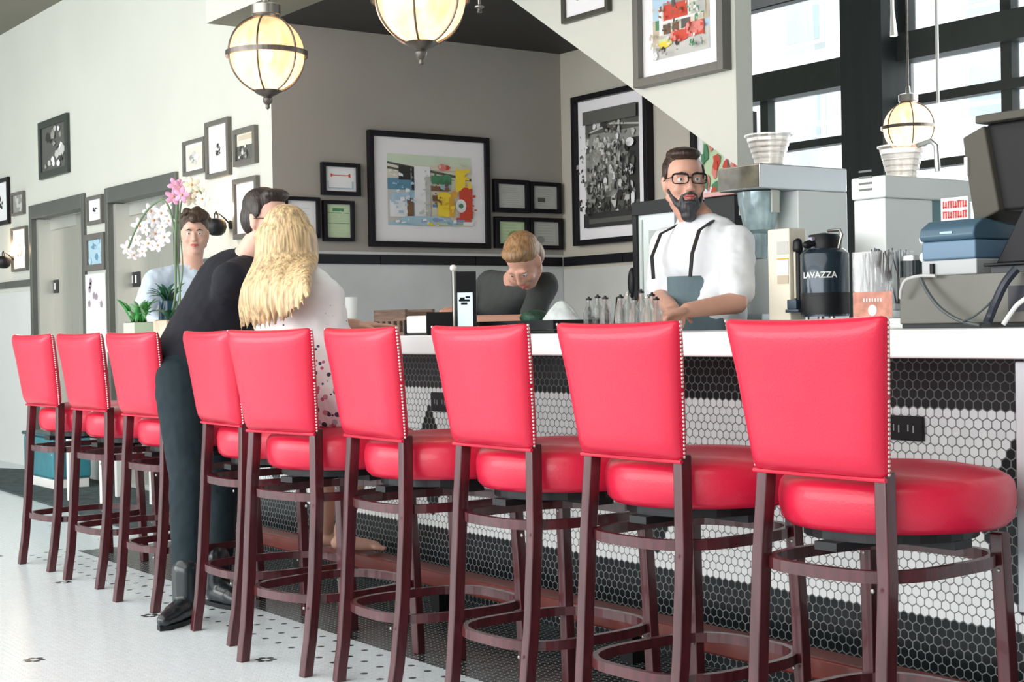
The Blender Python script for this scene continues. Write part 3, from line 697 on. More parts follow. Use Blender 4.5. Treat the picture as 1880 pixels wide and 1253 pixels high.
# phone dock
Y = 3.15; c = onbar(853, Y); h = pz(853, 499, Y)-ZT
t = thing('phone_dock', 'tall dark box with a bright phone screen standing on the bar', 'card terminal', (c.x, Y, ZT), 1.12)
MB().box(-.040, .040, -.055, .055, 0, h).obj('housing', mat('charcoal_plastic', (.035, .037, .04), .4), t, bevel=.004)
MB().box(-.036, .038, -.0585, -.0551, h*.02, h*.985).obj('black_panel', black, t)
MB().box(-.033, .024, -.0605, -.0586, .014, h*.66).obj('screen', mat('lit_screen', (.5, .62, .7), .2, emit=(.62, .78, .85), es=.75), t)
k = MB()
for i, (a, b, z) in enumerate(((-.024, -.006, .55), (-.003, .014, .57), (-.028, .014, .52), (-.02, .004, .47))): k.box(a, b, -.0613, -.0606, h*z, h*z+.008)
k.obj('screen_text', black, t)
MB().tube([(-.046, -.050, .0), (-.046, -.050, h)], .0035, 8).ell((-.046, -.050, h+.012), (.013, .013, .013)).obj('stylus', white, t, smooth=True)
c = onbar(878, 3.0)
o = MB().lathe([(.001, 0), (.014, 0), (.013, .02), (.008, .028), (.001, .03)], 16).obj('salt_cellar', white, smooth=True); o.location = c
tag(o, 'tiny white salt cellar at the foot of the phone dock', 'salt cellar')
# black tray with a dark green bowl and a white bag
Y = 3.35; c = onbar(977, Y)
t = thing('serving_tray', 'flat black serving tray on the bar under the bending worker', 'tray', (c.x, Y, ZT))
wt = pw(893, 1062, Y)
MB().box(-wt/2, wt/2, -.12, .14, 0, .012).obj('tray_base', black, t, bevel=.004)
MB().tube([(-wt/2, -.12, .03), (wt/2, -.12, .03), (wt/2, .14, .03), (-wt/2, .14, .03)], 0, closed=True, flat=(.034, .008)).obj('tray_rim', black, t)
dgreen = mat('dark_green_leafy', (.015, .07, .04), .5, var=.8, scale=25, bump=.5, bscale=60)
c = onbar(983, 3.35, ZT+.013)
o = MB().lathe([(.001, 0), (.03, 0), (.045, .012), (.06, .045), (.052, .06), (.03, .072), (.001, .076)], 20).obj('salad_bowl', dgreen, smooth=True, autosm=False); o.location = c
tag(o, 'small dark green heaped bowl on the black tray', 'bowl')
c = onbar(1032, 3.36, ZT+.013)
g = MB(); rd = random.Random(5)
g.rings([[(r*math.cos(a)*(1+.18*math.sin(3*a+z*40)), r*math.sin(a)*(1+.14*math.cos(4*a)), z) for a in [2*PI*k/24 for k in range(24)]] for r, z in ((.07, 0), (.085, .01), (.07, .04), (.045, .075), (.02, .10), (.004, .105))])
o = g.obj('plastic_bag', mat('milky_plastic', (.7, .75, .76), .25, var=.25, scale=20), smooth=True, autosm=False); o.location = c
tag(o, 'crumpled milky white plastic bag on the black tray', 'bag')

# bottles and glasses grouped left of the bartender
rd = random.Random(11)
kinds = []
gcol = [mat('glass_tint_%s' % n, c_, .05, trans=1.0, alpha=.5) for n, c_ in (('clear', (.9, .96, .95)), ('rose', (.93, .78, .76)), ('green', (.72, .88, .8)))]
pour = blackmetal
GP = [(1082, 3.30, 545, 0), (1098, 3.40, 541, 0), (1112, 3.30, 543, 1), (1127, 3.42, 546, 0), (1140, 3.30, 541, 1), (1153, 3.44, 536, 2), (1166, 3.32, 545, 0), (1178, 3.45, 531, 1), (1189, 3.30, 541, 2), (1198, 3.42, 537, 0), (1206, 3.36, 545, 1)]
GL = ['leftmost tall glass bottle in the cluster left of the bartender', 'clear bottle with a black pourer, second from the left in the cluster', 'rose tinted bottle with dark pourer, third from the left in the cluster', 'clear glass, fourth from the left in the cluster by the bartender',
      'rose tinted bottle in the middle of the cluster by the bartender', 'pale green bottle just right of the middle of the cluster', 'clear bottle in front of the pale green ones in the cluster', 'rose tinted tall bottle near the black framed board', 'pale green bottle in front of the black framed board',
      'clear bottle just left of the apron bib', 'rose tinted bottle beside the hands of the bartender']
for (px, Y, py, kd), lab in zip(GP, GL):
    c = onbar(px, Y); h = pz(px, py, Y)-ZT; r = .021
    t = thing('glass_bottle', lab, 'bottle', c, 0, 'bottles and glasses left of the bartender')
    if lab.startswith('clear glass'):
        MB().lathe([(.001, 0), (.026, 0), (.032, h*.8), (.030, h*.8), (.024, .008), (.001, .006)], 20).obj('bowl', gcol[kd], t, smooth=True)
        MB().tube([(0, 0, .02), (.02, 0, h)], .003, 6).obj('straw', black, t)
    else:
        MB().lathe([(.001, 0), (r, 0), (r, h*.55), (r*.7, h*.68), (.009, h*.76), (.009, h*.92), (.001, h*.92)], 20).obj('body', gcol[kd], t, smooth=True)
        MB().lathe([(.011, h*.90), (.011, h*.95), (.005, h*.96), (.004, h), (.001, h)], 12).obj('pourer', pour if kd != 2 else nickel, t)

# tall black framed glass cabinet behind the bartender
Y = 4.36; a = onbar(1170, Y); b = onbar(1243, Y); h = pz(1172, 372, Y); w_ = b.x-a.x
t = thing('glass_cabinet', 'tall black framed pale glass cabinet behind the right arm of the bartender', 'cabinet', (a.x, Y, 0))
MB().box(0, .028, -.02, .25, 0, h-.06).box(0, w_, -.02, .25, h-.06, h).box(.028, w_, -.02, .25, 0, .08).obj('frame', black, t, bevel=.002)
MB().box(.028, w_, -.006, .24, .08, h-.06).obj('glass_panel', mat('pale_glass_panel', (.70, .78, .78), .15), t)
k = MB(); k.box(.05, .058, -.011, -.006, .5, h-.08); k.box(.10, .17, -.009, -.006, h-.19, h-.13)
k.obj('panel_marks', mat('pale_grey_marks', (.42, .47, .46), .4), t)
k = MB().box(.12, .145, -.009, -.006, .6, h-.22).obj('panel_strip', MATS['pale_grey_marks'], t)
MB().ell((-.012, -.015, pz(1166, 520, Y)), (.022, .02, .07)).obj('handle', black, t, smooth=True)

# back counter and coffee equipment
YK = 4.15
YC = 3.93
ZK = round(pz(1500, 588, YC+.05), 3)
kx0 = at(1402, 600, Y=YC).x; kx1 = at(1312, 600, Y=YK).x
t = thing('back_counter', 'white topped back counter that carries the coffee machines', 'counter', (0, 0, 0))
LP = lambda d: [(kx0+d, YC+d), (1.5, YC+d), (1.5, 4.66), (kx1+d, 4.66), (kx1+d, YK+d), (kx0+d, YK+d)]
MB().prism(LP(0), 'z', ZK-.04, ZK).obj('worktop', slabm, t, bevel=.004)
MB().prism(LP(.02), 'z', 0, ZK-.04).obj('cabinet', MATS['bar_carcass'], t)
mst = mat('satin_stainless', (.66, .68, .69), .28, metal=.75, var=.05, scale=2)
wht = mat('white_enamel', (.78, .82, .81), .3)
bronze = mat('dark_tinted_front', (.17, .16, .12), .25, var=.5, scale=14)
plasth = mat('smoky_clear_plastic', (.66, .62, .56), .15, trans=.75, alpha=.6)
def brewer(pxc, py0, py1, pxl, lab, vents):
    y0 = YK+.01; c = at(pxc, py0, Y=y0); L = at(pxl, py0, Y=y0); wd = c.x-L.x
    zt_, zb = c.z, pz(pxc, py1, y0); dp = .49
    t = thing('coffee_brewer', lab, 'coffee machine', (c.x, y0, ZK))
    zt_ -= ZK; zb -= ZK
    MB().box(-wd, 0, 0, dp, zb, zt_).obj('head', mst if not vents else wht, t, bevel=.006)
    if not vents: MB().box(-wd+.006, -.006, -.006, 0, zb+.006, zt_-.006).obj('front_panel', bronze, t)
    MB().box(-wd, 0 if not vents else -.012, dp*.42 if not vents else .012, dp if not vents else dp*.55, .03, zb).obj('column', wht, t, bevel=.006)
    if vents: MB().box(-wd, -.012, dp*.74, dp, .03, zb).obj('rear_column', wht, t, bevel=.006)
    MB().box(-wd, 0, 0, dp, 0, .03).obj('base', mst, t, bevel=.004)
    if vents:
        for k in range(4): MB().box(-wd+.04, -.06, -.003, 0, zb+.03+k*.022, zb+.037+k*.022).obj('vent_slot', darksteel, t)
        MB().box(-wd+.02, -.03, dp*.55, dp*.74, .03, zb-.0).obj('window', mat('teal_window', (.08, .22, .24), .2), t)
    return t, c, zt_, zb, wd
b1, c1, z1, zb1, w1 = brewer(1395, 299, 345, 1318, 'steel coffee brewer on the left, with a tinted front and a funnel below', False)
b2, c2, z2, zb2, w2 = brewer(1625, 321, 362, 1562, 'white coffee brewer on the right, with vent slots', True)
def funnel(loc, r0, r1, h, lab, handle=False, top=True):
    t = thing('brew_funnel', lab, 'brew funnel', loc, 0, None)
    prof = [(r0, 0), (r0, .01)]
    n = 5
    for k in range(n):
        f = k/n; rr = r0+(r1-r0)*f
        prof += [(rr, .01+(h-.01)*f), (rr+.003, .01+(h-.01)*(f+.6/n)), (rr, .01+(h-.01)*(f+.8/n))]
    prof += [(r1, h), (r1+.006, h), (r1+.006, h+.006), (r1-.004, h+.006), (r0-.004, .006), (.001, .004), (.001, 0)]
    MB().lathe([(.001, 0)]+prof, 32).obj('bowl', plasth, t, smooth=True)
    if handle: MB().tube([(r1*.9, 0, h), (r1+.05, 0, h+.01), (r1+.075, 0, h-.01), (r1+.08, .0, .014)], .010, 8).obj('handle', mst, t, smooth=True)
    return t
e = YK+.12
fx = at(1412, 290, Y=e); funnel((fx.x, e, ZK+z1), .058, .090, .115, 'ribbed clear funnel basket standing on the left coffee brewer')
e = YK+.20
fx = at(1703, 310, Y=e); funnel((min(fx.x, c2.x-.06) if False else c2.x-.085, e+.0, ZK+z2), .055, .082, .115, 'ribbed clear funnel basket with a handle on the right coffee brewer', True)
# funnel under the left head on a white server
t = thing('coffee_server', 'white coffee server with a glass brew basket under the left coffee brewer', 'coffee server', (c1.x-.115, YK+.115, ZK+.03))
MB().lathe([(.001, 0), (.05, 0), (.055, .02), (.052, .18), (.045, .215), (.001, .22)], 28).obj('body', wht, t, smooth=True)
MB().lathe([(.001, .22), (.030, .22), (.034, zb1-.20), (.060, zb1-.185), (.082, zb1-.08), (.086, zb1-.035), (.001, zb1-.034)], 32).obj('basket', mat('blue_grey_glass', (.45, .58, .62), .12, metal=.2, var=.3, scale=15), t, smooth=True)
for s_ in (-1, 1): MB().box(s_*.09-.004, s_*.09+.004, -.02, .02, zb1-.12, zb1-.032).obj('clip', cream, t)


def kthing(name, lab, cat, px0, px1, pytop, Y, base=ZK, rz=0):
    a = at(px0, 585, Y=Y); b = at(px1, 585, Y=Y)
    t = thing(name, lab, cat, (a.x, Y, base), rz); return t, b.x-a.x, pz((px0+px1)/2, pytop, Y)-base
# cream box dispenser with small labels
t, w_, h = kthing('drink_dispenser', 'tall cream box with small labels left of the black airpot', 'dispenser', 1411, 1451, 420, YC+.03)
MB().box(0, w_, 0, .09, 0, h).obj('body', mat('cream_enamel', (.78, .72, .6), .4), t, bevel=.006)
for z0, z1_, m_ in ((.72, .86, 'lg'), (.50, .66, 'w'), (.40, .49, 'ta'), (.66, .675, 'am')): MB().box(w_*.45, w_*.95, -.002, 0, h*z0, h*z1_).obj('sticker', PR[m_], t)
# black airpot
navy = mat('dark_blue_steel', (.018, .035, .055), .22, metal=.35, coat=.5)
t, w_, h = kthing('airpot', 'black pump airpot with white lettering between the cream box and the straw box', 'airpot', 1470, 1552, 425, YC+.09)
r = .085; cx = w_*.56
MB().lathe([(.001, .012), (r, .012), (r, .045), (r*1.01, .05), (r*1.01, h*.74), (r*.97, h*.76), (r*.80, h*.80), (.001, h*.8)], 40, (cx, 0, 0)).obj('body', navy, t, smooth=True)
MB().lathe([(r*1.015, .02), (r*1.015, h*.30), (r*1.0, h*.31)], 40, (cx, 0, 0), caps=False).obj('lower_band', black, t, smooth=True)
MB().lathe([(r*.84, h*.745), (r*.86, h*.775), (r*.78, h*.80), (.001, h*.81)], 40, (cx, -.002, 0)).obj('collar', mst, t, smooth=True)
g = MB(); g.lathe([(r*.72, h*.80), (r*.74, h*.88), (r*.62, h*.96), (.001, h*.985)], 32, (cx, 0, 0)); g.cap((cx, -.04, h*.87), (cx+.0, -.09, h*.84), .018, .014)
g.obj('pump_lid', black, t, smooth=True)
MB().box(cx-.012, cx+.012, -.075, -.055, h*.8, h*.93).obj('lever', mat('lavender_plastic', (.35, .33, .42), .4), t, bevel=.003)
MB().tube([(cx+r*.8, 0, h*.80), (cx+r*1.0, 0, h*.95), (cx+r*.9, -.0, h*1.0), (cx+.02, -.0, h*1.0)], .006, 8).obj('handle', nickel, t, smooth=True)
g = MB(); g.tube([(.022, -.03, .05), (.022, -.03, h*.80)], .012, 10); g.cap((.022, -.03, h*.82), (.022, -.03, h*.88), .020, .018); g.obj('sight_gauge', black, t, smooth=True)
MB().tube([(.02, -.045, .08), (.02, -.045, h*.78)], .004, 8).obj('gauge_tube', PR['cr'], t, smooth=True)
MB().box(.005, .07, -.085, -.04, .028, .04).box(.005, .05, -.075, -.05, .04, .075).obj('tap', mat('slate_metal', (.06, .09, .12), .3, metal=.5), t, bevel=.003)
for dx in (.0, .9, 1.6): MB().lathe([(.012, 0), (.012, .013), (.001, .013)], 10, (cx-.06+dx*.075, -.03, 0)).obj('foot', nickel, t)
tc = bpy.data.curves.new('brand_lettering', 'FONT'); tc.body = 'LAVAZZA'; tc.size = .030; tc.align_x = 'CENTER'; tc.extrude = .0006; tc.offset = .0006
to = bpy.data.objects.new('lettering_tmp', tc); COL.objects.link(to); bpy.context.view_layer.update()
me = bpy.data.meshes.new_from_object(to.evaluated_get(bpy.context.evaluated_depsgraph_get())); bpy.data.objects.remove(to)
ang0 = math.atan2(-math.sin(.62), math.cos(.62))          # face of the pot turned towards the room
RR = r*1.018
for v in me.vertices:
    th = -PI/2+.50+v.co.x/RR; z = v.co.y+h*.47; rr = RR+v.co.z
    v.co = (cx+rr*math.cos(th), rr*math.sin(th), z)
lo = bpy.data.objects.new('brand_lettering', me); COL.objects.link(lo); lo.parent = t; me.materials.clear(); me.materials.append(white)
# clear box of black straws with a red label
t, w_, h = kthing('straw_box', 'clear box of black straws with a faded red label', 'straw box', 1566, 1640, 455, YC+.03)
D = .11
g = MB(); g.box(0, w_, 0, .003, 0, h*.95); g.box(0, .003, 0, D, 0, h*.95); g.box(w_-.003, w_, 0, D, 0, h*.95); g.box(0, w_, D-.003, D, 0, h*.95); g.box(0, w_, 0, D, 0, .004)
g.obj('box', mat('thin_acrylic', (.93, .95, .95), .05, trans=1, alpha=.22), t)
lbm = mat('faded_red_label', (.62, .27, .2), .5, var=.3, scale=25)
MB().box(.003, w_-.003, -.001, 0, .004, h*.38).obj('label', lbm, t)
k = MB(); k.prism([(w_*.5+.019*math.cos(2*PI*i/16), h*.12+.019*math.sin(2*PI*i/16)) for i in range(16)], 'y', -.002, -.001)
for i in range(7): k.box(w_*(.28+.07*i), w_*(.31+.07*i), -.002, -.001, h*.24, h*.29)
k.obj('label_print', PR['w'], t)
rd = random.Random(3)
stm = mat('straw_black', (.05, .05, .06), .35)
for i in range(34):
    x0 = .01+rd.random()*(w_-.02); y0 = .01+rd.random()*(D-.02); x1 = min(max(x0+rd.uniform(-.05, .05), .008), w_-.008); y1 = min(max(y0+rd.uniform(-.03, .03), .01), D-.01)
    MB().tube([(x0, y0, .05), (x1, y1, h*rd.uniform(.9, 1.0))], .0028, 6).obj('straw', stm, t, smooth=True)
# black ribbed canister
t, w_, h = kthing('canister', 'black ribbed canister between the straw box and the blue printer', 'canister', 1660, 1690, 462, YC+.12)
g = MB(); r = w_*.5+.006
g.rings([[( r+rr*math.cos(2*PI*k/48)*(1+.02*(k % 2)), rr*math.sin(2*PI*k/48)*(1+.02*(k % 2)), z) for k in range(48)] for rr, z in ((r, 0), (r, h*.86))]); g.obj('body', mat('black_ribbed', (.02, .03, .035), .35), t)
MB().lathe([(r*1.08, h*.86), (r*1.08, h*.93), (.001, h*.95)], 32, (r, 0, 0)).obj('lid', mst, t, smooth=True)

# steel riser on the bar with printer, till terminal and cables
YR = 3.22
rx0 = at(1652, 600, Y=YR).x
t = thing('steel_riser', 'grey steel cabinet on the bar that carries the blue printer', 'cabinet', (rx0, YR, ZT))
zr_ = pz(1700, 507, YR)-ZT
MB().box(0, 1.3, 0, .42, .012, zr_).obj('body', mat('riser_steel', (.115, .115, .10), .4, metal=.4, var=.12, scale=3), t, bevel=.003)
MB().box(0, 1.3, .01, .41, 0, .012).obj('plinth', black, t)
xo = at(1853, 560, Y=YR).x-rx0
MB().box(xo, xo+.14, -.004, 0, .04, zr_-.035).obj('port_recess', mat('recess_dark', (.01, .012, .025), .4), t)
ZR = ZT+zr_
def rx(px): return at(px, 500, Y=YR+.02).x
blu = mat('slate_blue_plastic', (.055, .115, .17), .35); blu2 = mat('slate_blue_light', (.11, .20, .30), .4)
px0 = at(1692, 500, Y=YR+.03).x; px1 = at(1793, 500, Y=YR+.03).x; wp = px1-px0
hp = pz(1740, 403, YR+.03)-ZR
t = thing('receipt_printer', 'slate blue receipt printer standing on the steel cabinet', 'printer', (px0, YR+.03, ZR))
MB().box(0, wp, 0, .17, 0, hp*.28).obj('base', mat('printer_grey', (.42, .44, .45), .4), t, bevel=.004)
MB().box(.004, wp, -.004, .17, hp*.28, hp*.62).obj('body', blu2, t, bevel=.006)
MB().prism([(-.004, hp*.62), (-.012, hp*.70), (-.004, hp*.86), (.03, hp), (.17, hp*.9), (.17, hp*.62)], 'x', 0, wp).obj('lid', blu, t, bevel=.006)
for z in (.42, .75): MB().ell((-.008, .02, hp*z-.01), (.012, .012, .014)).obj('side_knob', white, t, smooth=True)
MB().tube([(wp*.22, -.004, .003), (wp*.22, -.004, hp*.22)], .007, 8).obj('switch', black, t)
k = MB(); k.box(wp*.4, wp*.62, -.0118, -.0105, hp*.74, hp*.78); k.obj('badge', PR['lb'], t)
# till terminal: keyboard tray, stand and tilted screen seen from behind
tx = max(at(1800, 495, Y=YR+.03).x, px1+.02)
t = thing('till_terminal', 'black till terminal with wedge stand at the right edge of the photo', 'till', (tx, YR+.03, ZR))
MB().box(0, .55, 0, .30, .018, .026).obj('tray', black, t, bevel=.003)
MB().box(.01, .5, .02, .28, 0, .018).obj('tray_foot', MATS['recess_dark'], t)
hz = pz(1850, 385, YR+.15)-ZR
MB().prism([(.0, .026), (.5, .026), (.5, hz*1.15), (.09, hz)], 'y', .05, .28).obj('wedge_stand', mat('till_black', (.012, .012, .016), .5, spec=.25), t, bevel=.006)
zs0 = pz(1835, 392, YR+.2)-ZR; zs1 = pz(1835, 232, YR+.2)-ZR
xs = at(1806, 300, Y=YR+.2).x-tx; xs2 = at(1840, 300, Y=YR+.2).x-tx
MB().prism([(xs2+.0, zs1), (xs2+.5, zs1), (xs2+.5, zs0-.0), (xs2+.045, zs0)], 'y', .10, .30).obj('screen_back', mat('till_charcoal', (.020, .019, .021), .6, spec=.2), t, bevel=.01)
MB().prism([(xs, zs1-.03), (xs2+.01, zs1-.005), (xs2+.055, zs0-.0), (xs+.035, zs0-.03), (xs+.012, zs1-.12)], 'y', .08, .30).obj('screen_bezel', mat('till_grey', (.085, .08, .065), .6, spec=.2), t, bevel=.006)
MB().box(xs+.010, xs+.020, .074, .08, zs0+.10, zs0+.15).obj('side_label', white, t)
MB().box(xs2-.01, xs2+.5, .07, .31, zs1, zs1+.022).obj('top_lip', MATS['till_grey'], t, bevel=.004)
def cable(pts, r, m, lab):
    P = [Vector((at(x, y, Y=YR-.02-dy).x, YR-.02-dy, max(at(x, y, Y=YR-.02-dy).z, ZT+r+.001))) for x, y, dy in pts]
    Q = []
    for i in range(len(P)-1):
        a, b, c_, d = P[max(i-1, 0)], P[i], P[i+1], P[min(i+2, len(P)-1)]
        for k in range(6):
            u = k/6; Q.append(.5*((2*b)+(c_-a)*u+(2*a-5*b+4*c_-d)*u*u+(3*b-a-3*c_+d)*u**3))
    Q.append(P[-1])
    o = MB().tube(Q, r, 8).obj('cable', m, smooth=True); tag(o, lab, 'cable', None); return o
cm = mat('cable_charcoal', (.06, .075, .08), .4)
cable([(1653, 548, 0), (1655, 530, .01), (1664, 514, .01), (1690, 507, .0), (1718, 507, -.0)], .0045, mat('cable_grey', (.5, .5, .5), .4), 'short pale cable curling over the left corner of the steel cabinet')
cable([(1690, 510, 0), (1702, 535, .01), (1725, 565, .02), (1760, 588, .02), (1800, 600, .03)], .005, cm, 'dark cable sagging across the front of the steel cabinet')
cable([(1768, 590, .03), (1790, 580, .03), (1812, 562, .03), (1822, 552, .02)], .003, cm, 'thin dark cable rising right from the sagging one')
cable([(1866, 494, 0), (1845, 520, .02), (1828, 555, .03), (1818, 580, .03), (1812, 602, .04)], .011, mat('cable_navy', (.012, .018, .035), .4), 'thick dark cable bundle dropping from the till terminal')
cable([(1842, 601, .03), (1855, 577, .02), (1868, 560, .01), (1884, 548, .0)], .006, white, 'white cable at the right edge in front of the steel cabinet')
# small red sign in the window behind the printer
c = at(1752, 382, Y=4.09)
t = thing('red_sign', 'small bright red lettered sign above the blue printer', 'sign', (c.x, 4.09, c.z))
k = MB(); rd = random.Random(2)
for j in range(2):
    for i in range(5):
        x = -.045+i*.02; z = .012-j*.034
        k.box(x, x+.004, -.003, 0, z-.012, z+.012); k.box(x, x+.016, -.003, 0, z+(.008 if (i+j) % 2 else -.010), z+(.012 if (i+j) % 2 else -.006)); k.box(x+.010, x+.014, -.003, 0, z-.012, z+.010)
k.obj('red_strokes', mat('bright_red', (.8, .04, .04), .4), t)
MB().box(-.055, .055, 0, .006, -.04, .035).obj('backing', mat('sign_white', (.85, .82, .8), .5), t)
MB().box(-.004, .004, 0, .008, ZK-c.z, -.04).box(-.04, .04, -.03, .03, ZK-c.z, ZK-c.z+.006).obj('stem', nickel, t)
# pale service cabinet at the right end under the counter
a = at(1869, 1125, Y=2.87)
t = thing('service_cabinet', 'pale grey metal cabinet on a dark base at the right end of the bar', 'cabinet', (a.x, 2.87, 0))
MB().box(0, .9, 0, .34, a.z, .985).obj('door', mat('pale_grey_metal', (.48, .50, .53), .4, metal=.3), t, bevel=.004)
MB().box(.02, .9, .03, .34, 0, a.z).obj('base', black, t)

# ------------------------------------------------------------------ left background: mat, box, poster
o = MB().prism([(at(0, 862, Z=0).x, at(0, 862, Z=0).y-.02), (at(0, 900, Z=0).x-.8, 3.2), (-7.95, 3.05), (-7.95, 3.9), (-12, 3.9)], 'z', .0, .012).obj('floor_mat', mat('dark_green_mat', (.045, .07, .075), .9, var=.5, scale=14))
tag(o, 'dark entrance mat on the floor in front of the elevators', 'floor mat')
c = at(98, 872, Z=.012)
t = thing('storage_bin', 'teal blue bin with a white base on the mat behind the leftmost stools', 'bin', (-10.7, 3.55, .012))
tealm = mat('teal_plastic', (.03, .20, .25), .35, var=.2, scale=6)
MB().box(-.32, .32, -.14, .14, .07, .36).obj('tub', tealm, t, bevel=.02)
MB().box(-.30, .30, -.13, .13, 0, .07).obj('base', white, t, bevel=.01)
MB().box(-.33, .33, -.15, .15, .36, .385).obj('lid', mat('teal_dark', (.02, .09, .11), .4), t, bevel=.01)
t = thing('side_table', 'small dark table with white legs behind the third stool from the left', 'table', (-9.35, 3.45, .012))
MB().box(-.34, .34, -.2, .2, .50, .53).obj('table_top', MATS['teal_dark'], t, bevel=.006)
for sx in (-1, 1):
    for sy in (-1, 1): MB().box(sx*.30-.02, sx*.30+.02, sy*.16-.02, sy*.16+.02, 0, .50).obj('leg', white, t)
# white poster between the elevators
c, w_, h_ = onwall(160, 197, 505, 640)
t = thing('poster', 'white poster with faint marks hanging between the elevators', 'poster', (c[0], YL-.013, c[2]))
MB().box(-w_/2, w_/2, -.006, 0, -h_/2, h_/2).obj('sheet', white, t)
k = MB(); rd = random.Random(8)
for i in range(7):
    u, v = rd.uniform(-.35, .3)*w_, rd.uniform(.0, .42)*h_; k.prism([(u+.03*math.cos(q), v+.03*math.sin(q)) for q in (0, 1.2, 2.6, 4, 5.3)], 'y', -.0075, -.006)
k.obj('marks', mat('mauve_ink', (.35, .27, .33), .6), t)

# ------------------------------------------------------------------ plants on the far end of the bar
YP = 2.98
c = onbar(280, YP); pot = mat('pale_green_pot', (.50, .62, .46), .45); terra = mat('pale_wood_pot', (.66, .50, .38), .6, var=.3, scale=12)
wl_ = pw(238, 284, YP)
def stemline(P, n=6):
    P = [Vector(p) for p in P]; Q = []
    for i in range(len(P)-1):
        a, b, c_, d = P[max(i-1, 0)], P[i], P[i+1], P[min(i+2, len(P)-1)]
        for k in range(n):
            u = k/n; Q.append(.5*((2*b)+(c_-a)*u+(2*a-5*b+4*c_-d)*u*u+(3*b-a-3*c_+d)*u**3))
    return Q+[P[-1]]
leafm = mat('bright_green_leaf', (.05, .30, .06), .4, var=.4, scale=20); leafd = mat('dark_green_leaf', (.02, .09, .05), .4, var=.4, scale=20)
def leaf(base, tip, wd, sag, m, par, name='leaf'):
    base = Vector(base); tip = Vector(tip); t_ = tip-base; side = t_.cross(Vector((0, 0, 1))); side = side.normalized() if side.length > 1e-4 else Vector((1, 0, 0))
    vs = []; fs = []; n = 9
    for i in range(n+1):
        u = i/n; p = base+t_*u+Vector((0, 0, 1))*sag*4*u*(1-u); hw = wd*math.sin(PI*min(1, u*.95+.04))**.7+.0008
        for s_, dz in ((-1, .12), (0, -.10), (1, .12)): vs.append(p+side*hw*s_+Vector((0, 0, hw*dz)))
    n0 = len(vs)
    vs += [v-Vector((0, 0, .0015)) for v in vs]
    for i in range(n):
        for k in range(2):
            a = i*3+k; fs.append((a, a+1, a+4, a+3)); fs.append((n0+a+3, n0+a+4, n0+a+1, n0+a))
    for i in range(n):
        a = i*3; fs.append((a, a+3, n0+a+3, n0+a)); b = a+2; fs.append((b+3, b, n0+b, n0+b+3))
    fs.append((0, n0, n0+1, 1)); fs.append((1, n0+1, n0+2, 2)); e_ = n*3; fs.append((e_+1, n0+e_+1, n0+e_, e_)); fs.append((e_+2, n0+e_+2, n0+e_+1, e_+1))
    return MB().add(vs, fs).obj(name, m, par, smooth=True, autosm=False)
rd = random.Random(4)
t = thing('potted_plant', 'bright green leafy plant in a pale green pot at the far end of the bar', 'potted plant', onbar(256, YP))
MB().box(-.075, .075, -.06, .06, 0, .085).obj('pot', pot, t, bevel=.006)
MB().box(-.068, .068, -.052, .052, .078, .088).obj('soil', mat('soil', (.05, .03, .02), .9), t)
for i in range(30):
    a = rd.uniform(0, 2*PI); L = rd.uniform(.07, .15); leaf((rd.uniform(-.05, .05), rd.uniform(-.03, .03), .085), (math.cos(a)*L, math.sin(a)*L*.8, .10+rd.uniform(.02, .11)), rd.uniform(.010, .018), .02, leafm if i % 3 else mat('pale_green_leaf', (.35, .6, .35), .4), t)
t = thing('vase_plant', 'dark leafy plant in a dark blue glass vase behind the pale wooden pot', 'potted plant', onbar(310, YP+.17))
hv = pz(310, 545, YP+.15)-ZT
MB().lathe([(.001, 0), (.05, 0), (.055, .02), (.05, hv*.9), (.045, hv*.9), (.04, .03), (.001, .03)], 24).obj('vase', mat('dark_blue_glass', (.01, .05, .085), .15), t, smooth=True)
for i in range(24):
    a = rd.uniform(0, 2*PI); L = rd.uniform(.05, .12); leaf((rd.uniform(-.02, .02), rd.uniform(-.02, .02), hv*.85), (math.cos(a)*L-.03, math.sin(a)*L, hv*.9+rd.uniform(.02, .10)), rd.uniform(.008, .014), .02, leafd, t)
# orchid
t = thing('orchid', 'tall orchid with white and pink flowers in a pale wooden pot on the bar end', 'orchid', onbar(312, YP-.02))
O = t.location.copy()
MB().prism([(-.085, 0), (.085, 0), (.085, .09), (-.085, .09)], 'y', -.055, .055).obj('pot', terra, t, bevel=.006)
MB().box(-.075, .075, -.045, .045, .085, .094).obj('moss', mat('moss', (.08, .09, .03), .9), t)
def lp(px, py, dy=0.0): p = at(px, py, Y=O.y+dy); return Vector((p.x, p.y, p.z))-O
stemm = mat('orchid_stem', (.12, .20, .10), .5)
MB().tube(stemline([(0.0, 0, .09), lp(322, 540), lp(322, 450), lp(325, 380), lp(326, 350)]), .0065, 8).obj('stake', stemm, t, smooth=True)
MB().tube(stemline([(0.02, 0, .09), lp(330, 560, .01), lp(325, 470, .01), lp(316, 400), lp(300, 368), lp(272, 385, -.03), lp(250, 420, -.05), lp(236, 455, -.06)]), .005, 8).obj('flower_stem', stemm, t, smooth=True)
MB().tube(stemline([(0.03, .01, .09), lp(335, 500, .02), lp(330, 420, .02), lp(333, 372, .02), lp(345, 352, .0), lp(362, 348), lp(374, 360, .02)]), .004, 8).obj('flower_stem', stemm, t, smooth=True)
fw_ = mat('white_petal', (.86, .84, .88), .5, var=.05, scale=30); fp = mat('pink_petal', (.78, .36, .55), .5, var=.2, scale=30); fc = mat('cream_petal', (.85, .80, .62), .5, var=.1, scale=30); fy_ = mat('flower_centre', (.65, .35, .15), .5)
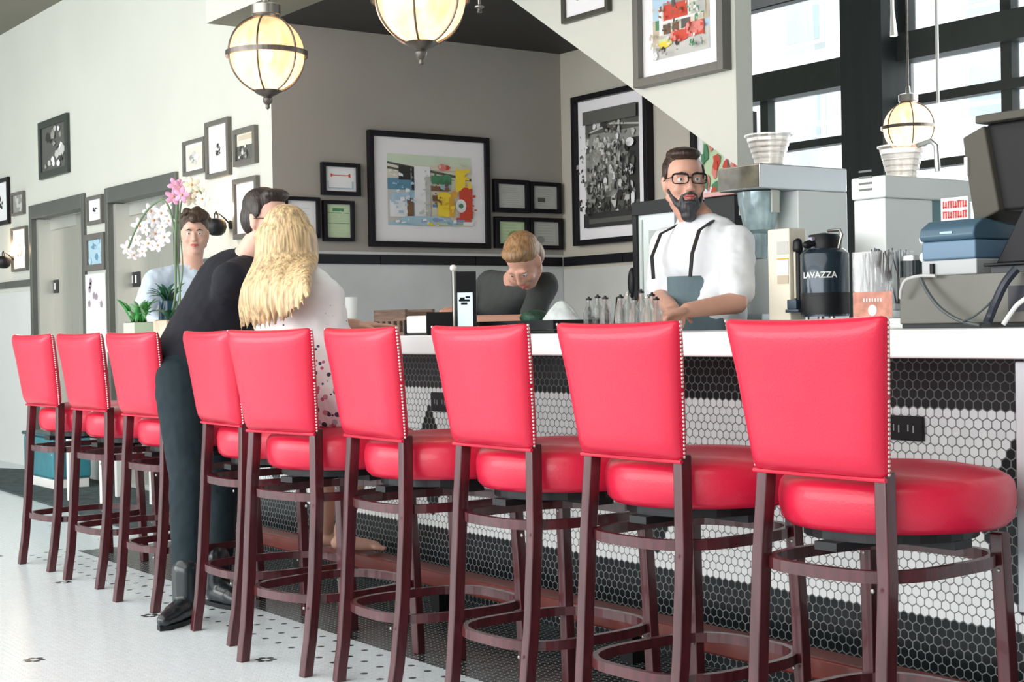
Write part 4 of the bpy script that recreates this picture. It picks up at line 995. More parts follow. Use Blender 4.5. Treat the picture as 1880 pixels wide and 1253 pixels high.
def flower(c, r, m, ph=0, face=None):
    f = (Vector(face) if face else -Fv.copy()).normalized(); u = f.cross(Vector((0, 0, 1))).normalized(); w = u.cross(f)
    g = MB()
    for k in range(5):
        a = ph+2*PI*k/5; d = u*math.cos(a)+w*math.sin(a); q = f.cross(d)
        R = Matrix((d, q, f)).transposed()
        g.ell(Vector(c)+d*r*.52+f*r*.08, (r*.5, r*.30, r*.07), 10, 6, R)
    g.cur = 1; g.ell(Vector(c)+f*r*.12, (r*.16, r*.16, r*.16), 8, 6)
    return g.obj('flower', [m, fy_], t, smooth=True, autosm=False)
FL = [(235, 455, 0), (245, 470, 0), (250, 440, 0), (262, 462, 0), (272, 448, 0), (268, 422, 0), (285, 430, 0), (282, 405, 0), (298, 418, 0), (296, 392, 0), (310, 405, 0), (308, 378, 0), (256, 415, 0), (276, 388, 0), (290, 452, 0), (302, 436, 0), (318, 362, 1), (330, 345, 1), (322, 340, 1), (334, 358, 1), (345, 352, 2), (352, 340, 2), (362, 352, 2), (372, 366, 2), (350, 364, 2)]
for i, (x, y, k) in enumerate(FL):
    fv = -Fv+Vector((rd.uniform(-.5, .5), rd.uniform(-.5, .5), rd.uniform(-.3, .4)))
    flower(lp(x, y, rd.uniform(-.05, .05)), rd.uniform(.034, .046), (fw_, fp, fc)[k], rd.random()*2, fv)
for a, L in ((.3, .17), (2.4, .16), (4.0, .15), (5.4, .14)): leaf((0, 0, .09), (math.cos(a)*L, math.sin(a)*L*.6, .13), .022, .03, leafd, t)

# dark grinder between the bartender and the left brewer, with a pinkish shelf edge above
Yg = 4.36; a = at(1296, 585, Y=Yg); b = at(1352, 585, Y=Yg)
t = thing('storage_rack', 'black rack with a pinkish shelf edge behind the shoulder of the bartender', 'rack', (a.x, Yg, 0))
zt1 = pz(1320, 361, Yg); zt0 = pz(1320, 353, Yg)
MB().box(0, b.x-a.x, 0, .22, 0, zt1).obj('cabinet', black, t, bevel=.003)
MB().box(-.02, b.x-a.x+.02, -.02, .24, zt1, zt0).obj('shelf', mat('pink_shelf', (.62, .36, .34), .5), t, bevel=.002)

# ------------------------------------------------------------------ people
def frame_of(f, up=(0, 0, 1)):
    f = Vector(f).normalized(); u = Vector(up); u = (u-f*u.dot(f)).normalized(); l = u.cross(f)   # l = the person's left
    return l, f, u
def sq(v): return math.copysign(abs(v)**.55, v)
def remeshed(mb, name, m, par, vox, sm=6, smf=.6, disp=0, dscale=.08):
    o = mb.obj(name, m, par, smooth=True, autosm=False)
    md = o.modifiers.new('remesh', 'REMESH'); md.mode = 'VOXEL'; md.voxel_size = vox; md.use_smooth_shade = True
    md = o.modifiers.new('smooth', 'SMOOTH'); md.iterations = sm; md.factor = smf
    if disp:
        tx_ = bpy.data.textures.new('folds', 'CLOUDS'); tx_.noise_scale = dscale
        md = o.modifiers.new('folds', 'DISPLACE'); md.texture = tx_; md.strength = disp; md.mid_level = .5; md.texture_coords = 'GLOBAL'
    return o
def head_prims(g, c, fr, s=1.0, neck_to=None, nr=.056):
    l, f, u = fr; c = Vector(c); RM = Matrix((l, f, u)).transposed()
    P = lambda x, y, z: c+(l*x+f*y+u*z)*s
    E = lambda p, r: g.ell(P(*p), [q*s for q in r], 20, 14, RM)
    E((0, -.018, .038), (.075, .094, .082)); E((0, .022, -.018), (.062, .064, .090)); E((0, .035, -.075), (.046, .045, .036)); E((0, .062, -.098), (.022, .018, .016))
    for k in (-1, 1):
        E((k*.031, .0800, .0160), (.0175, .0095, .0062)); E((k*.031, .0785, -.0085), (.0165, .0085, .0050))
        g.cap(P(k*.056, .0, -.055), P(k*.022, .055, -.095), .018*s, .016*s)
        E((k*.036, .062, -.030), (.024, .020, .022)); E((k*.030, .080, .024), (.024, .010, .008))
        E((k*.074, -.006, -.006), (.010, .018, .032)); E((k*.080, -.012, .008), (.007, .014, .018)); E((k*.014, .098, -.036), (.008, .008, .007))
    g.cap(P(0, .084, .020), P(0, .106, -.030), .008*s, .012*s)
    E((0, .082, -.062), (.024, .013, .014))
    if neck_to is not None: g.cap(P(0, -.025, -.06), neck_to, nr*s, (nr+.006)*s, 20)
    return P, RM
def face_parts(P, RM, s, par, m_lip, iris=(.05, .03, .02), brow=None, eyes=True):
    if eyes:
        for k in (-1, 1):
            MB().ell(P(k*.031, .0755, .0035), (.0118*s,)*3, 14, 10).obj('eye', mat('eye_white', (.7, .68, .66), .2), par, smooth=True)
            e_ = MB().ell(P(k*.031, .0818, .0035), (.0068*s,)*3, 12, 8).obj('iris', mat('iris_dark', iris, .2), par, smooth=True)
            if brow: MB().tube([P(k*.014, .0925, .021), P(k*.030, .0935, .027), P(k*.048, .080, .023)], [.0035*s, .0045*s, .0025*s], 8).obj('eyebrow', brow, par, smooth=True)
    g = MB(); g.tube([P(-.024, .086, -.062), P(-.010, .0965, -.058), P(0, .0965, -.060), P(.010, .0965, -.058), P(.024, .086, -.062)], [.002*s, .0045*s, .004*s, .0045*s, .002*s], 8)
    g.tube([P(-.022, .087, -.064), P(0, .0975, -.069), P(.022, .087, -.064)], [.002*s, .0055*s, .002*s], 8)
    g.obj('lips', m_lip, par, smooth=True)
def hand(g, w, d, n, side, s=1.0, curl=.5):
    """w wrist, d finger direction, n palm normal, side +1 thumb on cross(n,d) side"""
    d = Vector(d).normalized(); n = Vector(n); n = (n-d*n.dot(d)).normalized(); q = n.cross(d)*side; w = Vector(w)
    RM = Matrix((q, d, n)).transposed()
    g.ell(w+d*.048*s, (.040*s, .052*s, .015*s), 14, 10, RM)
    for i, (o, L) in enumerate(((.029, .072), (.010, .080), (-.010, .074), (-.028, .058))):
        a = w+d*.085*s+q*o*s; L *= s
        p1 = a+(d*math.cos(curl*.5)+n*math.sin(curl*.5))*L*.45; p2 = p1+(d*math.cos(curl*1.3)+n*math.sin(curl*1.3))*L*.32; p3 = p2+(d*math.cos(curl*2)+n*math.sin(curl*2))*L*.24
        g.cap(a-d*.02*s, p1, .0088*s, .0084*s, 8); g.cap(p1, p2, .0084*s, .0076*s, 8); g.cap(p2, p3, .0076*s, .0066*s, 8)
    a = w+d*.022*s+q*.026*s; p1 = a+(q*.75+d*.6+n*.25).normalized()*.036*s; p2 = p1+(q*.35+d*.85+n*.4).normalized()*.030*s
    g.cap(a, p1, .012*s, .010*s, 8); g.cap(p1, p2, .010*s, .0078*s, 8)
skin = lambda n, c: mat('skin_'+n, c, .5, var=.05, scale=12)
def hairmat(n, c, var=.45, st=(40, 40, 3)): return mat('hair_'+n, c, .42, var=var, scale=2.0, stretch=st, bump=.5, bscale=3)

# --- bearded bartender in a white shirt and grey apron
YM = 3.96
B = thing('person', 'bearded person with glasses in a white shirt and grey apron behind the bar', 'person', (at(1292, 600, Y=YM).x, YM, 0))
o0 = B.location.copy()
def L3(px, py, Y): p = at(px, py, Y=Y); return Vector((p.x, p.y, p.z))-o0
sk = skin('fair', (.66, .36, .27)); lip = mat('lip_rose', (.52, .14, .13), .4)
hc = L3(1256, 336, YM-.04); hf = frame_of((.90, -.50, .02))
sL = L3(1352, 446, YM+.02); sR = L3(1226, 448, YM+.03); nb = L3(1283, 410, YM+.02)
g = MB(); P, RM = head_prims(g, hc, hf, 1.02, nb)
eL = L3(1352, 556, YM-.10); wL = L3(1262, 570, YM-.32); eR = L3(1212, 548, YM-.06); wR = L3(1236, 570, YM-.30)
hipz = .98
g.cap(nb, (0, .02, 1.28), .075, .14, 20, .7, (0, 1, 0)); g.ell((0, .01, 1.32), (.18, .115, .18)); g.ell((0, .0, 1.08), (.16, .12, .18)); g.ell((0, .0, .95), (.165, .125, .13))
g.cap(sL, eL, .052, .042); g.cap(eL, wL, .042, .028); g.cap(sR, eR, .052, .042); g.cap(eR, wR, .042, .028)
dL = (wL-eL).normalized(); dR = (wR-eR).normalized()
hand(g, wL, dL, (0, -.3, -1), 1, 1.0, .7); hand(g, wR, dR, (0, -.3, -1), -1, 1.0, .7)
for k in (-1, 1): g.cap((k*.095, 0, .93), (k*.11, -.01, .50), .085, .055); g.cap((k*.11, -.01, .50), (k*.115, .02, .10), .055, .040); g.cap((k*.115, .03, .05), (k*.12, -.13, .035), .040, .034)
remeshed(g, 'body', sk, B, .0065, 4, .5)
face_parts(P, RM, 1.02, B, lip, (.08, .10, .12), hairmat('brown_brow', (.06, .03, .02)))
g = MB()
for p, r in (((0, -.030, .058), (.078, .090, .070)), ((0, -.055, .02), (.076, .066, .075)), ((0, .035, .104), (.060, .045, .025)), ((0, -.01, .110), (.066, .07, .028))): g.ell(P(*p), [q*1.02 for q in r], 20, 14, RM)
for k in (-1, 1): g.ell(P(k*.072, -.005, .040), (.009, .030, .036), 12, 8, RM)
remeshed(g, 'hair', hairmat('dark_brown', (.035, .017, .012)), B, .005, 3)
g = MB()
for p, r in (((0, .060, -.100), (.040, .034, .034)), ((0, .062, -.130), (.030, .026, .026)), ((0, .088, -.083), (.022, .012, .012))): g.ell(P(*p), r, 16, 10, RM)
for k in (-1, 1): g.cap(P(k*.026, .080, -.060), P(k*.032, .066, -.095), .008, .014); g.cap(P(k*.064, .012, -.03), P(k*.040, .055, -.085), .008, .014); g.cap(P(k*.002, .100, -.048), P(k*.024, .086, -.056), .006, .006)
remeshed(g, 'beard', hairmat('grey_black', (.035, .035, .042)), B, .0045, 3)
g = MB()
for k in (-1, 1):
    g.tube([P(k*.036+.029*sq(math.cos(a)), .098-k*sq(math.cos(a))*.006, .004+.018*sq(math.sin(a))) for a in [2*PI*i/24 for i in range(24)]], .0022, 6, closed=True)
    g.tube([P(k*.064, .092, .012), P(k*.078, .04, .010), P(k*.081, -.01, .006)], .0022, 6)
    g.tube([P(k*.008, .1, .008), P(0, .103, .010)], .002, 6)
    g.tube([P(k*.036+.029*sq(math.cos(a)), .098-k*sq(math.cos(a))*.006, .006+.018*sq(math.sin(a))) for a in [PI*i/12 for i in range(13)]], .0036, 6)
g.obj('glasses', black, B, smooth=True)
shirt = mat('white_shirt', (.80, .82, .86), .8, bump=.3, bscale=14)
g = MB(); sv = lambda a, b, f: a+(b-a)*f
g.ell((0, .015, 1.335), (.205, .135, .175)); g.ell((0, .01, 1.12), (.185, .14, .20)); g.ell((0, .0, .97), (.18, .14, .14)); g.cap(nb+Vector((0, 0, -.03)), (0, .015, 1.38), .072, .13, 20, .8, (0, 1, 0))
for s_, e_ in ((sL, eL), (sR, eR)):
    g.cap(nb+Vector((0, .0, -.055)), s_, .058, .068); g.cap(s_, sv(s_, e_, .80), .070, .066); g.cap(s_, (s_.x*.7, .0, 1.22), .07, .09)
remeshed(g, 'shirt', shirt, B, .008, 6, .6, .016, .07)
g = MB()
for k in (-1, 1):
    a = nb+Vector((k*.055, -.02, .0)); g.prism([(0, 0), (.0, 0.02), (.001, .021)], 'x', 0, .001) if False else None
    g.add([nb+Vector((k*.012, -.085, -.055)), nb+Vector((k*.070, -.035, .025)), nb+Vector((k*.082, -.045, -.005)), nb+Vector((k*.045, -.105, -.075)),
           nb+Vector((k*.012, -.090, -.060)), nb+Vector((k*.075, -.040, .025)), nb+Vector((k*.088, -.050, -.010)), nb+Vector((k*.046, -.112, -.080))], [(0, 1, 2, 3), (7, 6, 5, 4), (0, 4, 5, 1), (1, 5, 6, 2), (2, 6, 7, 3), (3, 7, 4, 0)])
g.obj('collar', shirt, B)
apm = mat('blue_grey_apron', (.13, .19, .22), .8, bump=.3, bscale=60)
g = MB(); rs = []
zb_ = L3(1240, 508, YM-.14).z
def apron_sheet(z, hw, bulge, yo): return [(x, -bulge*math.cos(x/hw*1.25)-yo, z) for x in [hw*(-1+2*i/12) for i in range(13)]]
vs = []; rows = [(zb_, .115, .152, .01), (zb_-.06, .125, .158, .0), (1.08, .17, .165, 0), (.95, .19, .165, 0), (.70, .20, .17, 0), (.50, .21, .17, 0)]
for z, hw, bu, yo in rows: vs += apron_sheet(z, hw, bu, yo)
n0 = len(vs); vs += [(x, y+.004, z) for x, y, z in vs]; fs = []
for j in range(len(rows)-1):
    for i in range(12): a = j*13+i; fs.append((a, a+1, a+14, a+13)); fs.append((n0+a+13, n0+a+14, n0+a+1, n0+a))
for j in range(len(rows)-1):
    for i in (0, 12): a = j*13+i; fs.append((a, a+13, n0+a+13, n0+a))
for i in range(12): fs.append((i+1, i, n0+i, n0+i+1)); a = (len(rows)-1)*13+i; fs.append((a, a+1, n0+a+1, n0+a))
g.add(vs, fs).obj('apron', apm, B, smooth=True)
for k in (-1, 1): MB().tube([(k*.105, -.160, zb_-.005), (k*.115, -.158, zb_+.08), (k*.11, -.115, zb_+.17), (k*.095, -.03, nb.z+.0)], 0, flat=(.016, .005)).obj('apron_strap', black, B)

# --- bending co-worker
YW2 = 4.25
W2p = thing('person', 'bending person with light brown hair in a dark grey shirt behind the black tray', 'person', (at(940, 600, Y=YW2).x, YW2, 0))
o0 = W2p.location.copy()
hc = L3(962, 482, YW2-.28); nb = L3(955, 505, YW2-.16)
hf = frame_of((.35, -.75, -1.0)); g = MB(); P, RM = head_prims(g, hc, hf, .98, nb)
sL = L3(1000, 525, YW2-.10); sR = L3(900, 520, YW2-.10); eL = sL+Vector((.03, -.12, -.17)); eR = sR+Vector((-.05, -.12, -.17)); wL = eL+Vector((-.12, -.20, .0)); wR = eR+Vector((.17, -.18, .03)); wL.z = max(wL.z, 1.115); wR.z = max(wR.z, 1.115)
g.cap(nb, (0, -.05, 1.20), .06, .11, 20, .75, (0, 1, 0)); g.ell((0, -.04, 1.18), (.17, .12, .16)); g.cap((0, -.02, 1.1), (0, .10, .90), .14, .15)
for s_, e_, w_ in ((sL, eL, wL), (sR, eR, wR)): g.cap(s_, e_, .048, .04); g.cap(e_, w_, .04, .028)
hand(g, wL, (wL-eL), (0, 0, -1), 1, 1, .6); hand(g, wR, (wR-eR), (0, 0, -1), -1, 1, .6)
for k in (-1, 1): g.cap((k*.09, .10, .88), (k*.10, .05, .48), .082, .055); g.cap((k*.10, .05, .48), (k*.10, .08, .09), .055, .04); g.cap((k*.10, .09, .045), (k*.11, -.06, .035), .038, .034)
remeshed(g, 'body', sk, W2p, .0075, 4, .5)
face_parts(P, RM, .98, W2p, lip)
g = MB()
for p, r in (((0, -.028, .058), (.082, .094, .078)), ((0, -.06, .0), (.078, .066, .085)), ((0, .03, .10), (.062, .048, .03))): g.ell(P(*p), r, 20, 14, RM)
remeshed(g, 'hair', hairmat('light_brown', (.30, .17, .08)), W2p, .006, 3)
g = MB(); g.ell((0, -.035, 1.19), (.19, .135, .16)); g.cap((0, -.02, 1.1), (0, .11, .86), .16, .165); g.cap(nb+Vector((0, .03, -.06)), (0, -.06, 1.20), .072, .15, 20, .85, (0, 1, 0))
for s_, e_ in ((sL, eL), (sR, eR)): g.cap(nb+Vector((0, .03, -.05)), s_, .06, .066); g.cap(s_, sv(s_, e_, .75), .066, .058)
remeshed(g, 'shirt', mat('dark_grey_shirt', (.045, .05, .05), .85, bump=.2, bscale=20), W2p, .009, 6, .6, .014, .08)

# --- boy in a pale blue shirt at the far end of the bar
XBy = -8.22
by = at(345, 600, X=XBy)
BY = thing('person', 'person with fluffy brown hair in a pale blue shirt at the far bar end', 'person', (XBy, by.y, 0))
o0 = BY.location.copy()
def LX(px, py, X=XBy): p = at(px, py, X=X); return Vector((p.x, p.y, p.z))-o0
hc = LX(357, 432); nb = LX(352, 480, XBy+.0)
hf = frame_of((.92, -.42, .0)); g = MB(); P, RM = head_prims(g, hc, hf, 1.0, nb)
sR_ = LX(286, 515); sL_ = LX(418, 505)
bl_ = (sL_-sR_).normalized()
eR = LX(262, 575, XBy+.05); eL = LX(432, 590, XBy+.05); wR = eR+Vector((.22, .05, -.10)); wL = eL+Vector((.24, -.10, -.08))
ch = (sR_+sL_)/2
fx_ = Matrix((Vector((.40, .92, 0)), Vector((.92, -.40, 0)), Vector((0, 0, 1)))).transposed()
def torso(g, k=1.0):
    g.ell(ch+Vector((0, 0, -.14)), (.175*k, .115*k, .18*k), 20, 14, fx_); g.ell(ch+Vector((0, 0, -.36)), (.155*k, .115*k, .18*k), 20, 14, fx_); g.ell((ch.x, ch.y, .95), (.165*k, .125*k, .13*k), 20, 14, fx_)
torso(g); g.cap(nb, ch+Vector((0, 0, -.06)), .065, .10)
for s_, e_, w_ in ((sL_, eL, wL), (sR_, eR, wR)): g.cap(s_, e_, .05, .042); g.cap(e_, w_, .042, .027)
hand(g, wL, (wL-eL), (0, 0, -1), 1, 1, .5); hand(g, wR, (wR-eR), (0, 0, -1), -1, 1, .5)
for k in (-1, 1):
    q = bl_*k*.1; g.cap((ch.x+q.x, ch.y+q.y, .93), (ch.x+q.x, ch.y+q.y, .5), .085, .056); g.cap((ch.x+q.x, ch.y+q.y, .5), (ch.x+q.x, ch.y+q.y, .09), .055, .04); g.cap((ch.x+q.x-.02, ch.y+q.y, .04), (ch.x+q.x+.14, ch.y+q.y-.06, .036), .04, .034)
sk2 = skin('pale', (.70, .42, .33)); remeshed(g, 'body', sk2, BY, .0075, 4, .5)
hb = hairmat('boy_brown', (.06, .035, .022)); face_parts(P, RM, 1.0, BY, lip, (.05, .035, .02), hb)
g = MB(); rd = random.Random(9)
for p, r in (((0, -.03, .062), (.086, .094, .080)), ((0, -.055, .0), (.084, .068, .085))): g.ell(P(*p), r, 20, 14, RM)
for i in range(46):
    a = rd.uniform(0, 2*PI); e_ = rd.uniform(.15, 1.1); x, y, z = .085*math.cos(a)*math.cos(e_), -.01+.095*math.sin(a)*math.cos(e_), .075+.075*math.sin(e_)
    g.ell(P(x, y, z), (rd.uniform(.016, .028),)*3, 10, 7)
remeshed(g, 'hair', hb, BY, .006, 2, .4)
pale = mat('pale_blue_cotton', (.56, .66, .78), .85, bump=.3, bscale=10)
g = MB(); torso(g, 1.13); g.cap(nb+Vector((0, 0, -.05)), ch+Vector((0, 0, -.08)), .075, .12)
for s_, e_, w_ in ((sL_, eL, wL), (sR_, eR, wR)): g.cap(nb+Vector((0, 0, -.06)), s_, .058, .068); g.cap(s_, e_, .070, .062); g.cap(e_, sv(e_, w_, .85), .060, .045)
remeshed(g, 'shirt', pale, BY, .0085, 6, .6, .022, .07)
g = MB(); jn = mat('dark_jeans', (.02, .03, .045), .8)
for k in (-1, 1): q = bl_*k*.1; g.cap((ch.x+q.x, ch.y+q.y, .90), (ch.x+q.x, ch.y+q.y, .5), .10, .072); g.cap((ch.x+q.x, ch.y+q.y, .5), (ch.x+q.x, ch.y+q.y, .14), .072, .058)
remeshed(g, 'trousers', jn, BY, .01, 4, .6)

# --- dark haired man leaning on the bar
YS = 2.38
MN = thing('person', 'dark haired person in black sweater, dark trousers and black boots leaning on the bar', 'person', (at(352, 1145, Z=0).x, 2.28, 0))
o0 = MN.location.copy()
hip = L3(356, 668, 2.42); chs = L3(428, 530, 2.60); nb = L3(458, 470, 2.64); hc = L3(492, 406, 2.66)
hf = frame_of((.86, .30, -.12)); g = MB(); P, RM = head_prims(g, hc, hf, 1.0, nb)
sN = L3(424, 512, 2.47); sF = L3(460, 515, 2.82)
eN = L3(405, 610, 2.62); wN = L3(470, 622, 2.86); eF = L3(470, 600, 2.95); wF = L3(500, 602, 3.05)
eN.z = max(eN.z, 1.12); wN.z = 1.10; eF.z = 1.12; wF.z = 1.10
kN = L3(344, 880, 2.30); aN = L3(342, 1085, 2.25); kF = L3(412, 880, 2.60); aF = L3(398, 1075, 2.48)
hN = hip+Vector((.06, -.09, -.06)); hF = hip+Vector((.0, .09, -.06))
def limbs(g, k=0.0, body=True):
    g.cap(hN, kN, .088+k, .058+k); g.cap(kN, aN, .060+k, .038+k); g.cap(hF, kF, .088+k, .058+k); g.cap(kF, aF, .060+k, .038+k)
g.cap(nb, chs, .062, .11); g.cap(chs, hip, .135, .13)
for s_, e_, w_ in ((sN, eN, wN), (sF, eF, wF)): g.cap(s_, e_, .05, .04); g.cap(e_, w_, .04, .027)
hand(g, wN, (.3, .8, 0), (0, 0, -1), 1, 1, .15); hand(g, wF, (.8, .3, 0), (0, 0, -1), -1, 1, .15)
limbs(g)
remeshed(g, 'body', sk2, MN, .0075, 4, .5)
hb2 = hairmat('black_brown', (.022, .014, .012)); face_parts(P, RM, 1.0, MN, lip, (.04, .03, .02), hb2)
g = MB()
for p, r in (((0, -.030, .060), (.081, .092, .074)), ((0, -.055, .01), (.079, .066, .085)), ((0, .035, .106), (.062, .042, .026))): g.ell(P(*p), r, 20, 14, RM)
for k in (-1, 1): g.ell(P(k*.074, -.002, .042), (.010, .030, .038), 12, 8, RM)
remeshed(g, 'hair', hb2, MN, .006, 3)
g = MB()
for k in (-1, 1):
    g.tube([P(k*.034+.026*math.cos(a), .098-abs(.026*math.cos(a))*.12, .004+.018*math.sin(a)) for a in [2*PI*i/20 for i in range(20)]], .002, 6, closed=True)
    g.tube([P(k*.064, .092, .012), P(k*.078, .04, .010), P(k*.081, -.01, .006)], .002, 6)
g.obj('glasses', black, MN, smooth=True)
navyk = mat('black_sweater', (.006, .0065, .013), .9, bump=.2, bscale=30)
g = MB(); g.cap(chs, hip+Vector((0, 0, .04)), .165, .150, 20, .95, (0, 1, 0)); g.cap(nb+Vector((-.02, 0, -.02)), chs, .072, .14)
for s_, e_, w_ in ((sN, eN, wN), (sF, eF, wF)): g.cap(nb+Vector((0, 0, -.05)), s_, .06, .07); g.cap(s_, e_, .072, .058); g.cap(e_, sv(e_, w_, .85), .056, .042)
remeshed(g, 'sweater', navyk, MN, .009, 6, .6, .014, .08)
g = MB(); limbs(g, .012); g.cap(hip, hip+Vector((.0, .0, -.08)), .145, .14); remeshed(g, 'trousers', mat('dark_teal_trousers', (.0025, .014, .021), .85, bump=.25, bscale=18), MN, .009, 5, .6, .012, .06)
btm = mat('black_boot_leather', (.010, .016, .02), .28, bump=.35, bscale=18, coat=.3)
for a, d in ((aN, Vector((.62, -.78, 0))), (aF, Vector((.95, .15, 0)))):
    g = MB(); p = Vector((a.x, a.y, 0)); g.cap(p+Vector((0, 0, .19)), p+Vector((0, 0, .08)), .053, .052); g.cap(p+Vector((0, 0, .055)), p+d*.10+Vector((0, 0, .045)), .046, .040, 16); g.cap(p+d*.10+Vector((0, 0, .040)), p+d*.17+Vector((0, 0, .034)), .040, .028, 16)
    remeshed(g, 'boot', btm, MN, .006, 4, .6)
    q = Vector((-d.y, d.x, 0)); fo = [p+d*(-.055)+q*.03, p+d*(-.055)-q*.03, p+d*.08-q*.042, p+d*.17-q*.03, p+d*.20, p+d*.17+q*.03, p+d*.08+q*.042]
    MB().prism([(v.x, v.y) for v in fo], 'z', .0, .018).obj('sole', black, MN)

# --- blonde woman seated on the fifth stool
cx_, cy_ = -4.446, 2.425
WM = thing('person', 'person with long blonde hair and a white floral top sitting on a red stool', 'person', (cx_, cy_, 0))
o0 = WM.location.copy()
hip = Vector((-.03, .03, .865)); chs = L3(548, 590, 2.36); nb = L3(545, 500, 2.36); hc = L3(527, 448, 2.38)
fw = Vector((-.72, .69, 0)); hf = frame_of((-.86, .50, -.12)); g = MB(); P, RM = head_prims(g, hc, hf, .98, nb, .048)
rt = Vector((.69, .72, 0)); sR_ = nb+rt*.098+Vector((0, 0, -.085)); sL_ = nb-rt*.13+Vector((0, 0, -.085))
eR = sR_+Vector((.060, .00, -.275)); wR = eR+Vector((-.20, .13, -.05)); eL = sL_+Vector((-.02, .14, -.24)); wL = eL+Vector((.0, .24, .0)); eL.z = max(eL.z, 1.10); wL.z = 1.10
fR = L3(684, 1006, 3.09); fL = L3(650, 1000, 3.09)
kR = Vector((-.31, .34, .84)); kL = Vector((-.45, .20, .84)); aR = Vector((fR.x-.04, fR.y-.12, .26)); aL = Vector((fL.x-.02, fL.y-.12, .26))
FRAMES = Matrix((rt, fw, Vector((0, 0, 1)))).transposed()
def wt_(g, k=0): g.ell(chs+Vector((0, 0, .03)), (.150+k, .10+k, .15+k), 20, 14, FRAMES); g.cap(chs, hip, .115+k, .135+k); g.ell(hip, (.17+k, .15+k, .10+k)); g.cap(nb+Vector((0, 0, -.02)), chs+Vector((0, 0, .06)), .05+k, .09+k)
wt_(g)
for s_, e_, w_ in ((sR_, eR, wR), (sL_, eL, wL)): g.cap(s_, e_, .042, .035); g.cap(e_, w_, .035, .024)
hand(g, wR, (-.8, .5, -.2), (0, 0, -1), -1, .92, .5); hand(g, wL, (.3, .9, 0), (0, 0, -1), 1, .92, .1)
for h_, k_, a_, f_ in ((hip+Vector((.09, .03, 0)), kR, aR, fR), (hip+Vector((-.09, .03, 0)), kL, aL, fL)):
    g.cap(h_, k_, .080, .054); g.cap(k_, a_, .052, .034); d = (f_-a_); d.z = 0; d = d.normalized()
    g.cap(a_-d*.02+Vector((0, 0, -.045)), a_+d*.08+Vector((0, 0, -.055)), .027, .027); g.cap(a_+d*.08+Vector((0, 0, -.055)), a_+d*.14+Vector((0, 0, -.065)), .028, .020)
    q = Vector((-d.y, d.x, 0))
    for i in range(5): g.cap(a_+d*.13+q*(-.026+.013*i)+Vector((0, 0, -.068)), a_+d*(.175-abs(i-1)*.006)+q*(-.028+.014*i)+Vector((0, 0, -.076)), .011, .010, 8)
sk3 = skin('tanned', (.62, .36, .27)); remeshed(g, 'body', sk3, WM, .0065, 4, .5)
# patterned top
fm_, nt, b_ = newmat('floral_cotton'); setp(b_, Roughness=.85); N = NT(nt)
tcn = nt.nodes.new('ShaderNodeTexCoord'); vo = nt.nodes.new('ShaderNodeTexVoronoi'); vo.inputs['Scale'].default_value = 44; nt.links.new(tcn.outputs['Object'], vo.inputs['Vector'])
nz = nt.nodes.new('ShaderNodeTexNoise'); nz.inputs['Scale'].default_value = 7; nt.links.new(tcn.outputs['Object'], nz.inputs['Vector'])
spz = nt.nodes.new('ShaderNodeSeparateXYZ'); nt.links.new(tcn.outputs['Object'], spz.inputs[0])
low = N.m('SUBTRACT', 1.0, N.m('MINIMUM', 1.0, N.m('MAXIMUM', 0.0, N.m('MULTIPLY', N.m('SUBTRACT', spz.outputs[2], .80), 2.6))))
sel = N.m('LESS_THAN', vo.outputs['Distance'], N.m('ADD', .06, N.m('MULTIPLY', low, .42)))
sel = N.m('MULTIPLY', sel, N.m('GREATER_THAN', nz.outputs['Fac'], N.m('SUBTRACT', .54, N.m('MULTIPLY', low, .25))))
rp = nt.nodes.new('ShaderNodeValToRGB'); rp.color_ramp.interpolation = 'CONSTANT'
for p_, c_ in ((0, (.05, .06, .12, 1)), (.35, (.55, .12, .25, 1)), (.6, (.45, .55, .6, 1)), (.8, (.6, .3, .4, 1))):
    e_ = rp.color_ramp.elements.new(p_) if p_ not in (0,) else rp.color_ramp.elements[0]
    e_.position = p_; e_.color = c_
vc = nt.nodes.new('ShaderNodeSeparateColor'); nt.links.new(vo.outputs['Color'], vc.inputs[0]); nt.links.new(vc.outputs[0], rp.inputs[0])
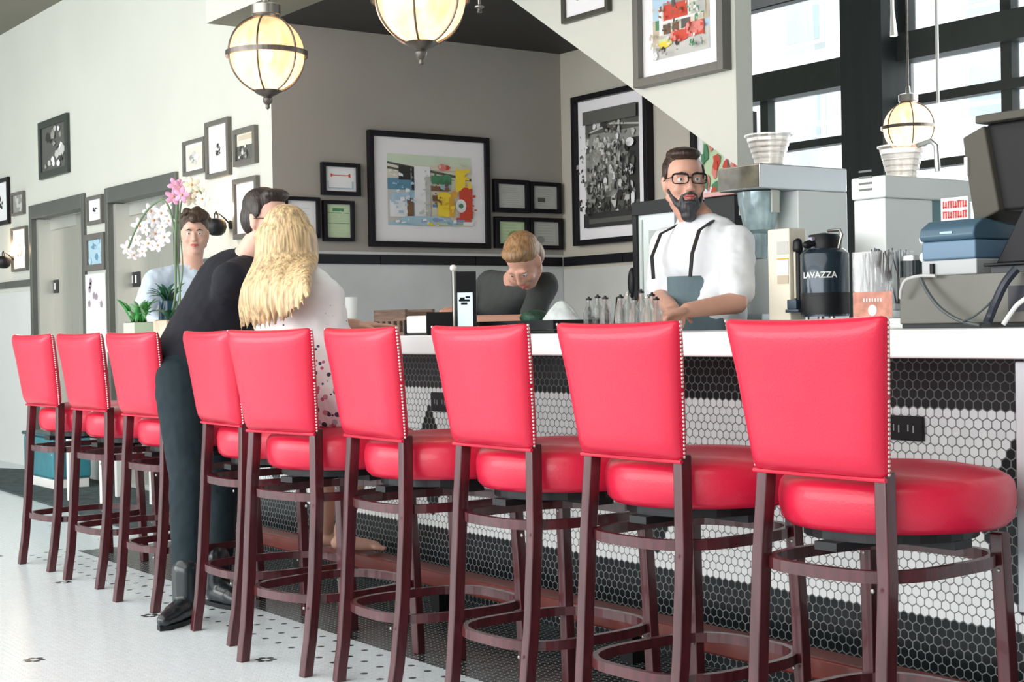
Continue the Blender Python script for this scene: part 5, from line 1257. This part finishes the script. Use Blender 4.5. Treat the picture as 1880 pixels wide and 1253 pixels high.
nt.links.new(N.cmix(sel, (.86, .86, .88), rp.outputs[0]), b_.inputs['Base Color'])
g = MB(); wt_(g, .016); g.ell(hip+Vector((.01, .03, .02)), (.175, .165, .10)); g.cap(chs+Vector((0, 0, -.02)), hip, .135, .165)
for s_, e_, w_ in ((sR_, eR, wR), (sL_, eL, wL)): g.cap(nb+Vector((0, 0, -.05)), s_, .055, .060); g.cap(s_, e_, .066, .064); g.cap(e_, sv(e_, w_, .4), .064, .055)
for k_ in (kR, kL): g.cap(hip+(k_-hip)*.15, hip+(k_-hip)*.72, .100, .074)
remeshed(g, 'floral_top', fm_, WM, .008, 6, .6, .016, .06)
# long hair: crown plus many overlapping locks falling down the back to the left
bln = hairmat('blonde', (.55, .385, .21), .55, (45, 45, 2.5)); bln2 = hairmat('blonde_pale', (.82, .62, .34), .3, (60, 60, 4))
g = MB()
for p, r in (((0, -.028, .052), (.084, .098, .082)), ((0, -.060, -.01), (.083, .074, .10)), ((0, .045, .095), (.055, .035, .025))): g.ell(P(*p), r, 20, 14, RM)
rd = random.Random(21)
tips = []
for i in range(46):
    u = i/45; a = -1.25+2.5*u                        # around the back of the head from left to right
    x = -.086*math.sin(a); y = -.03-.085*math.cos(a)
    p0 = P(x*.55, -.045, .118-.05*abs(math.sin(a))); p1 = P(x*1.02, y, .03); p2 = P(x*1.10, y-.012, -.07)
    if u < .72: px_ = 446+118*u+rd.uniform(-5, 5); yb_ = 607-40*u*u+rd.uniform(-8, 6)
    else: px_ = 533+36*(u-.72)/.28+rd.uniform(-3, 3); yb_ = 588-50*(u-.72)/.28+rd.uniform(-8, 8)
    p4 = L3(px_, yb_, 2.215+.02*u+rd.uniform(-.012, .012))
    p3 = (p2+p4)/2+Vector((.035, -.035, .01))
    pts = stemline([p0, p1, p2, p3, p4], 6); n_ = len(pts)
    rad = [(.0145+.0085*math.sin(PI*min(1, k/(n_-1)*1.05)))*(1 if k < n_-5 else max(.12, (n_-1-k)/4)) for k in range(n_)]
    g.tube(pts, rad, 9)
remeshed(g, 'hair', bln, WM, .0045, 3, .5)
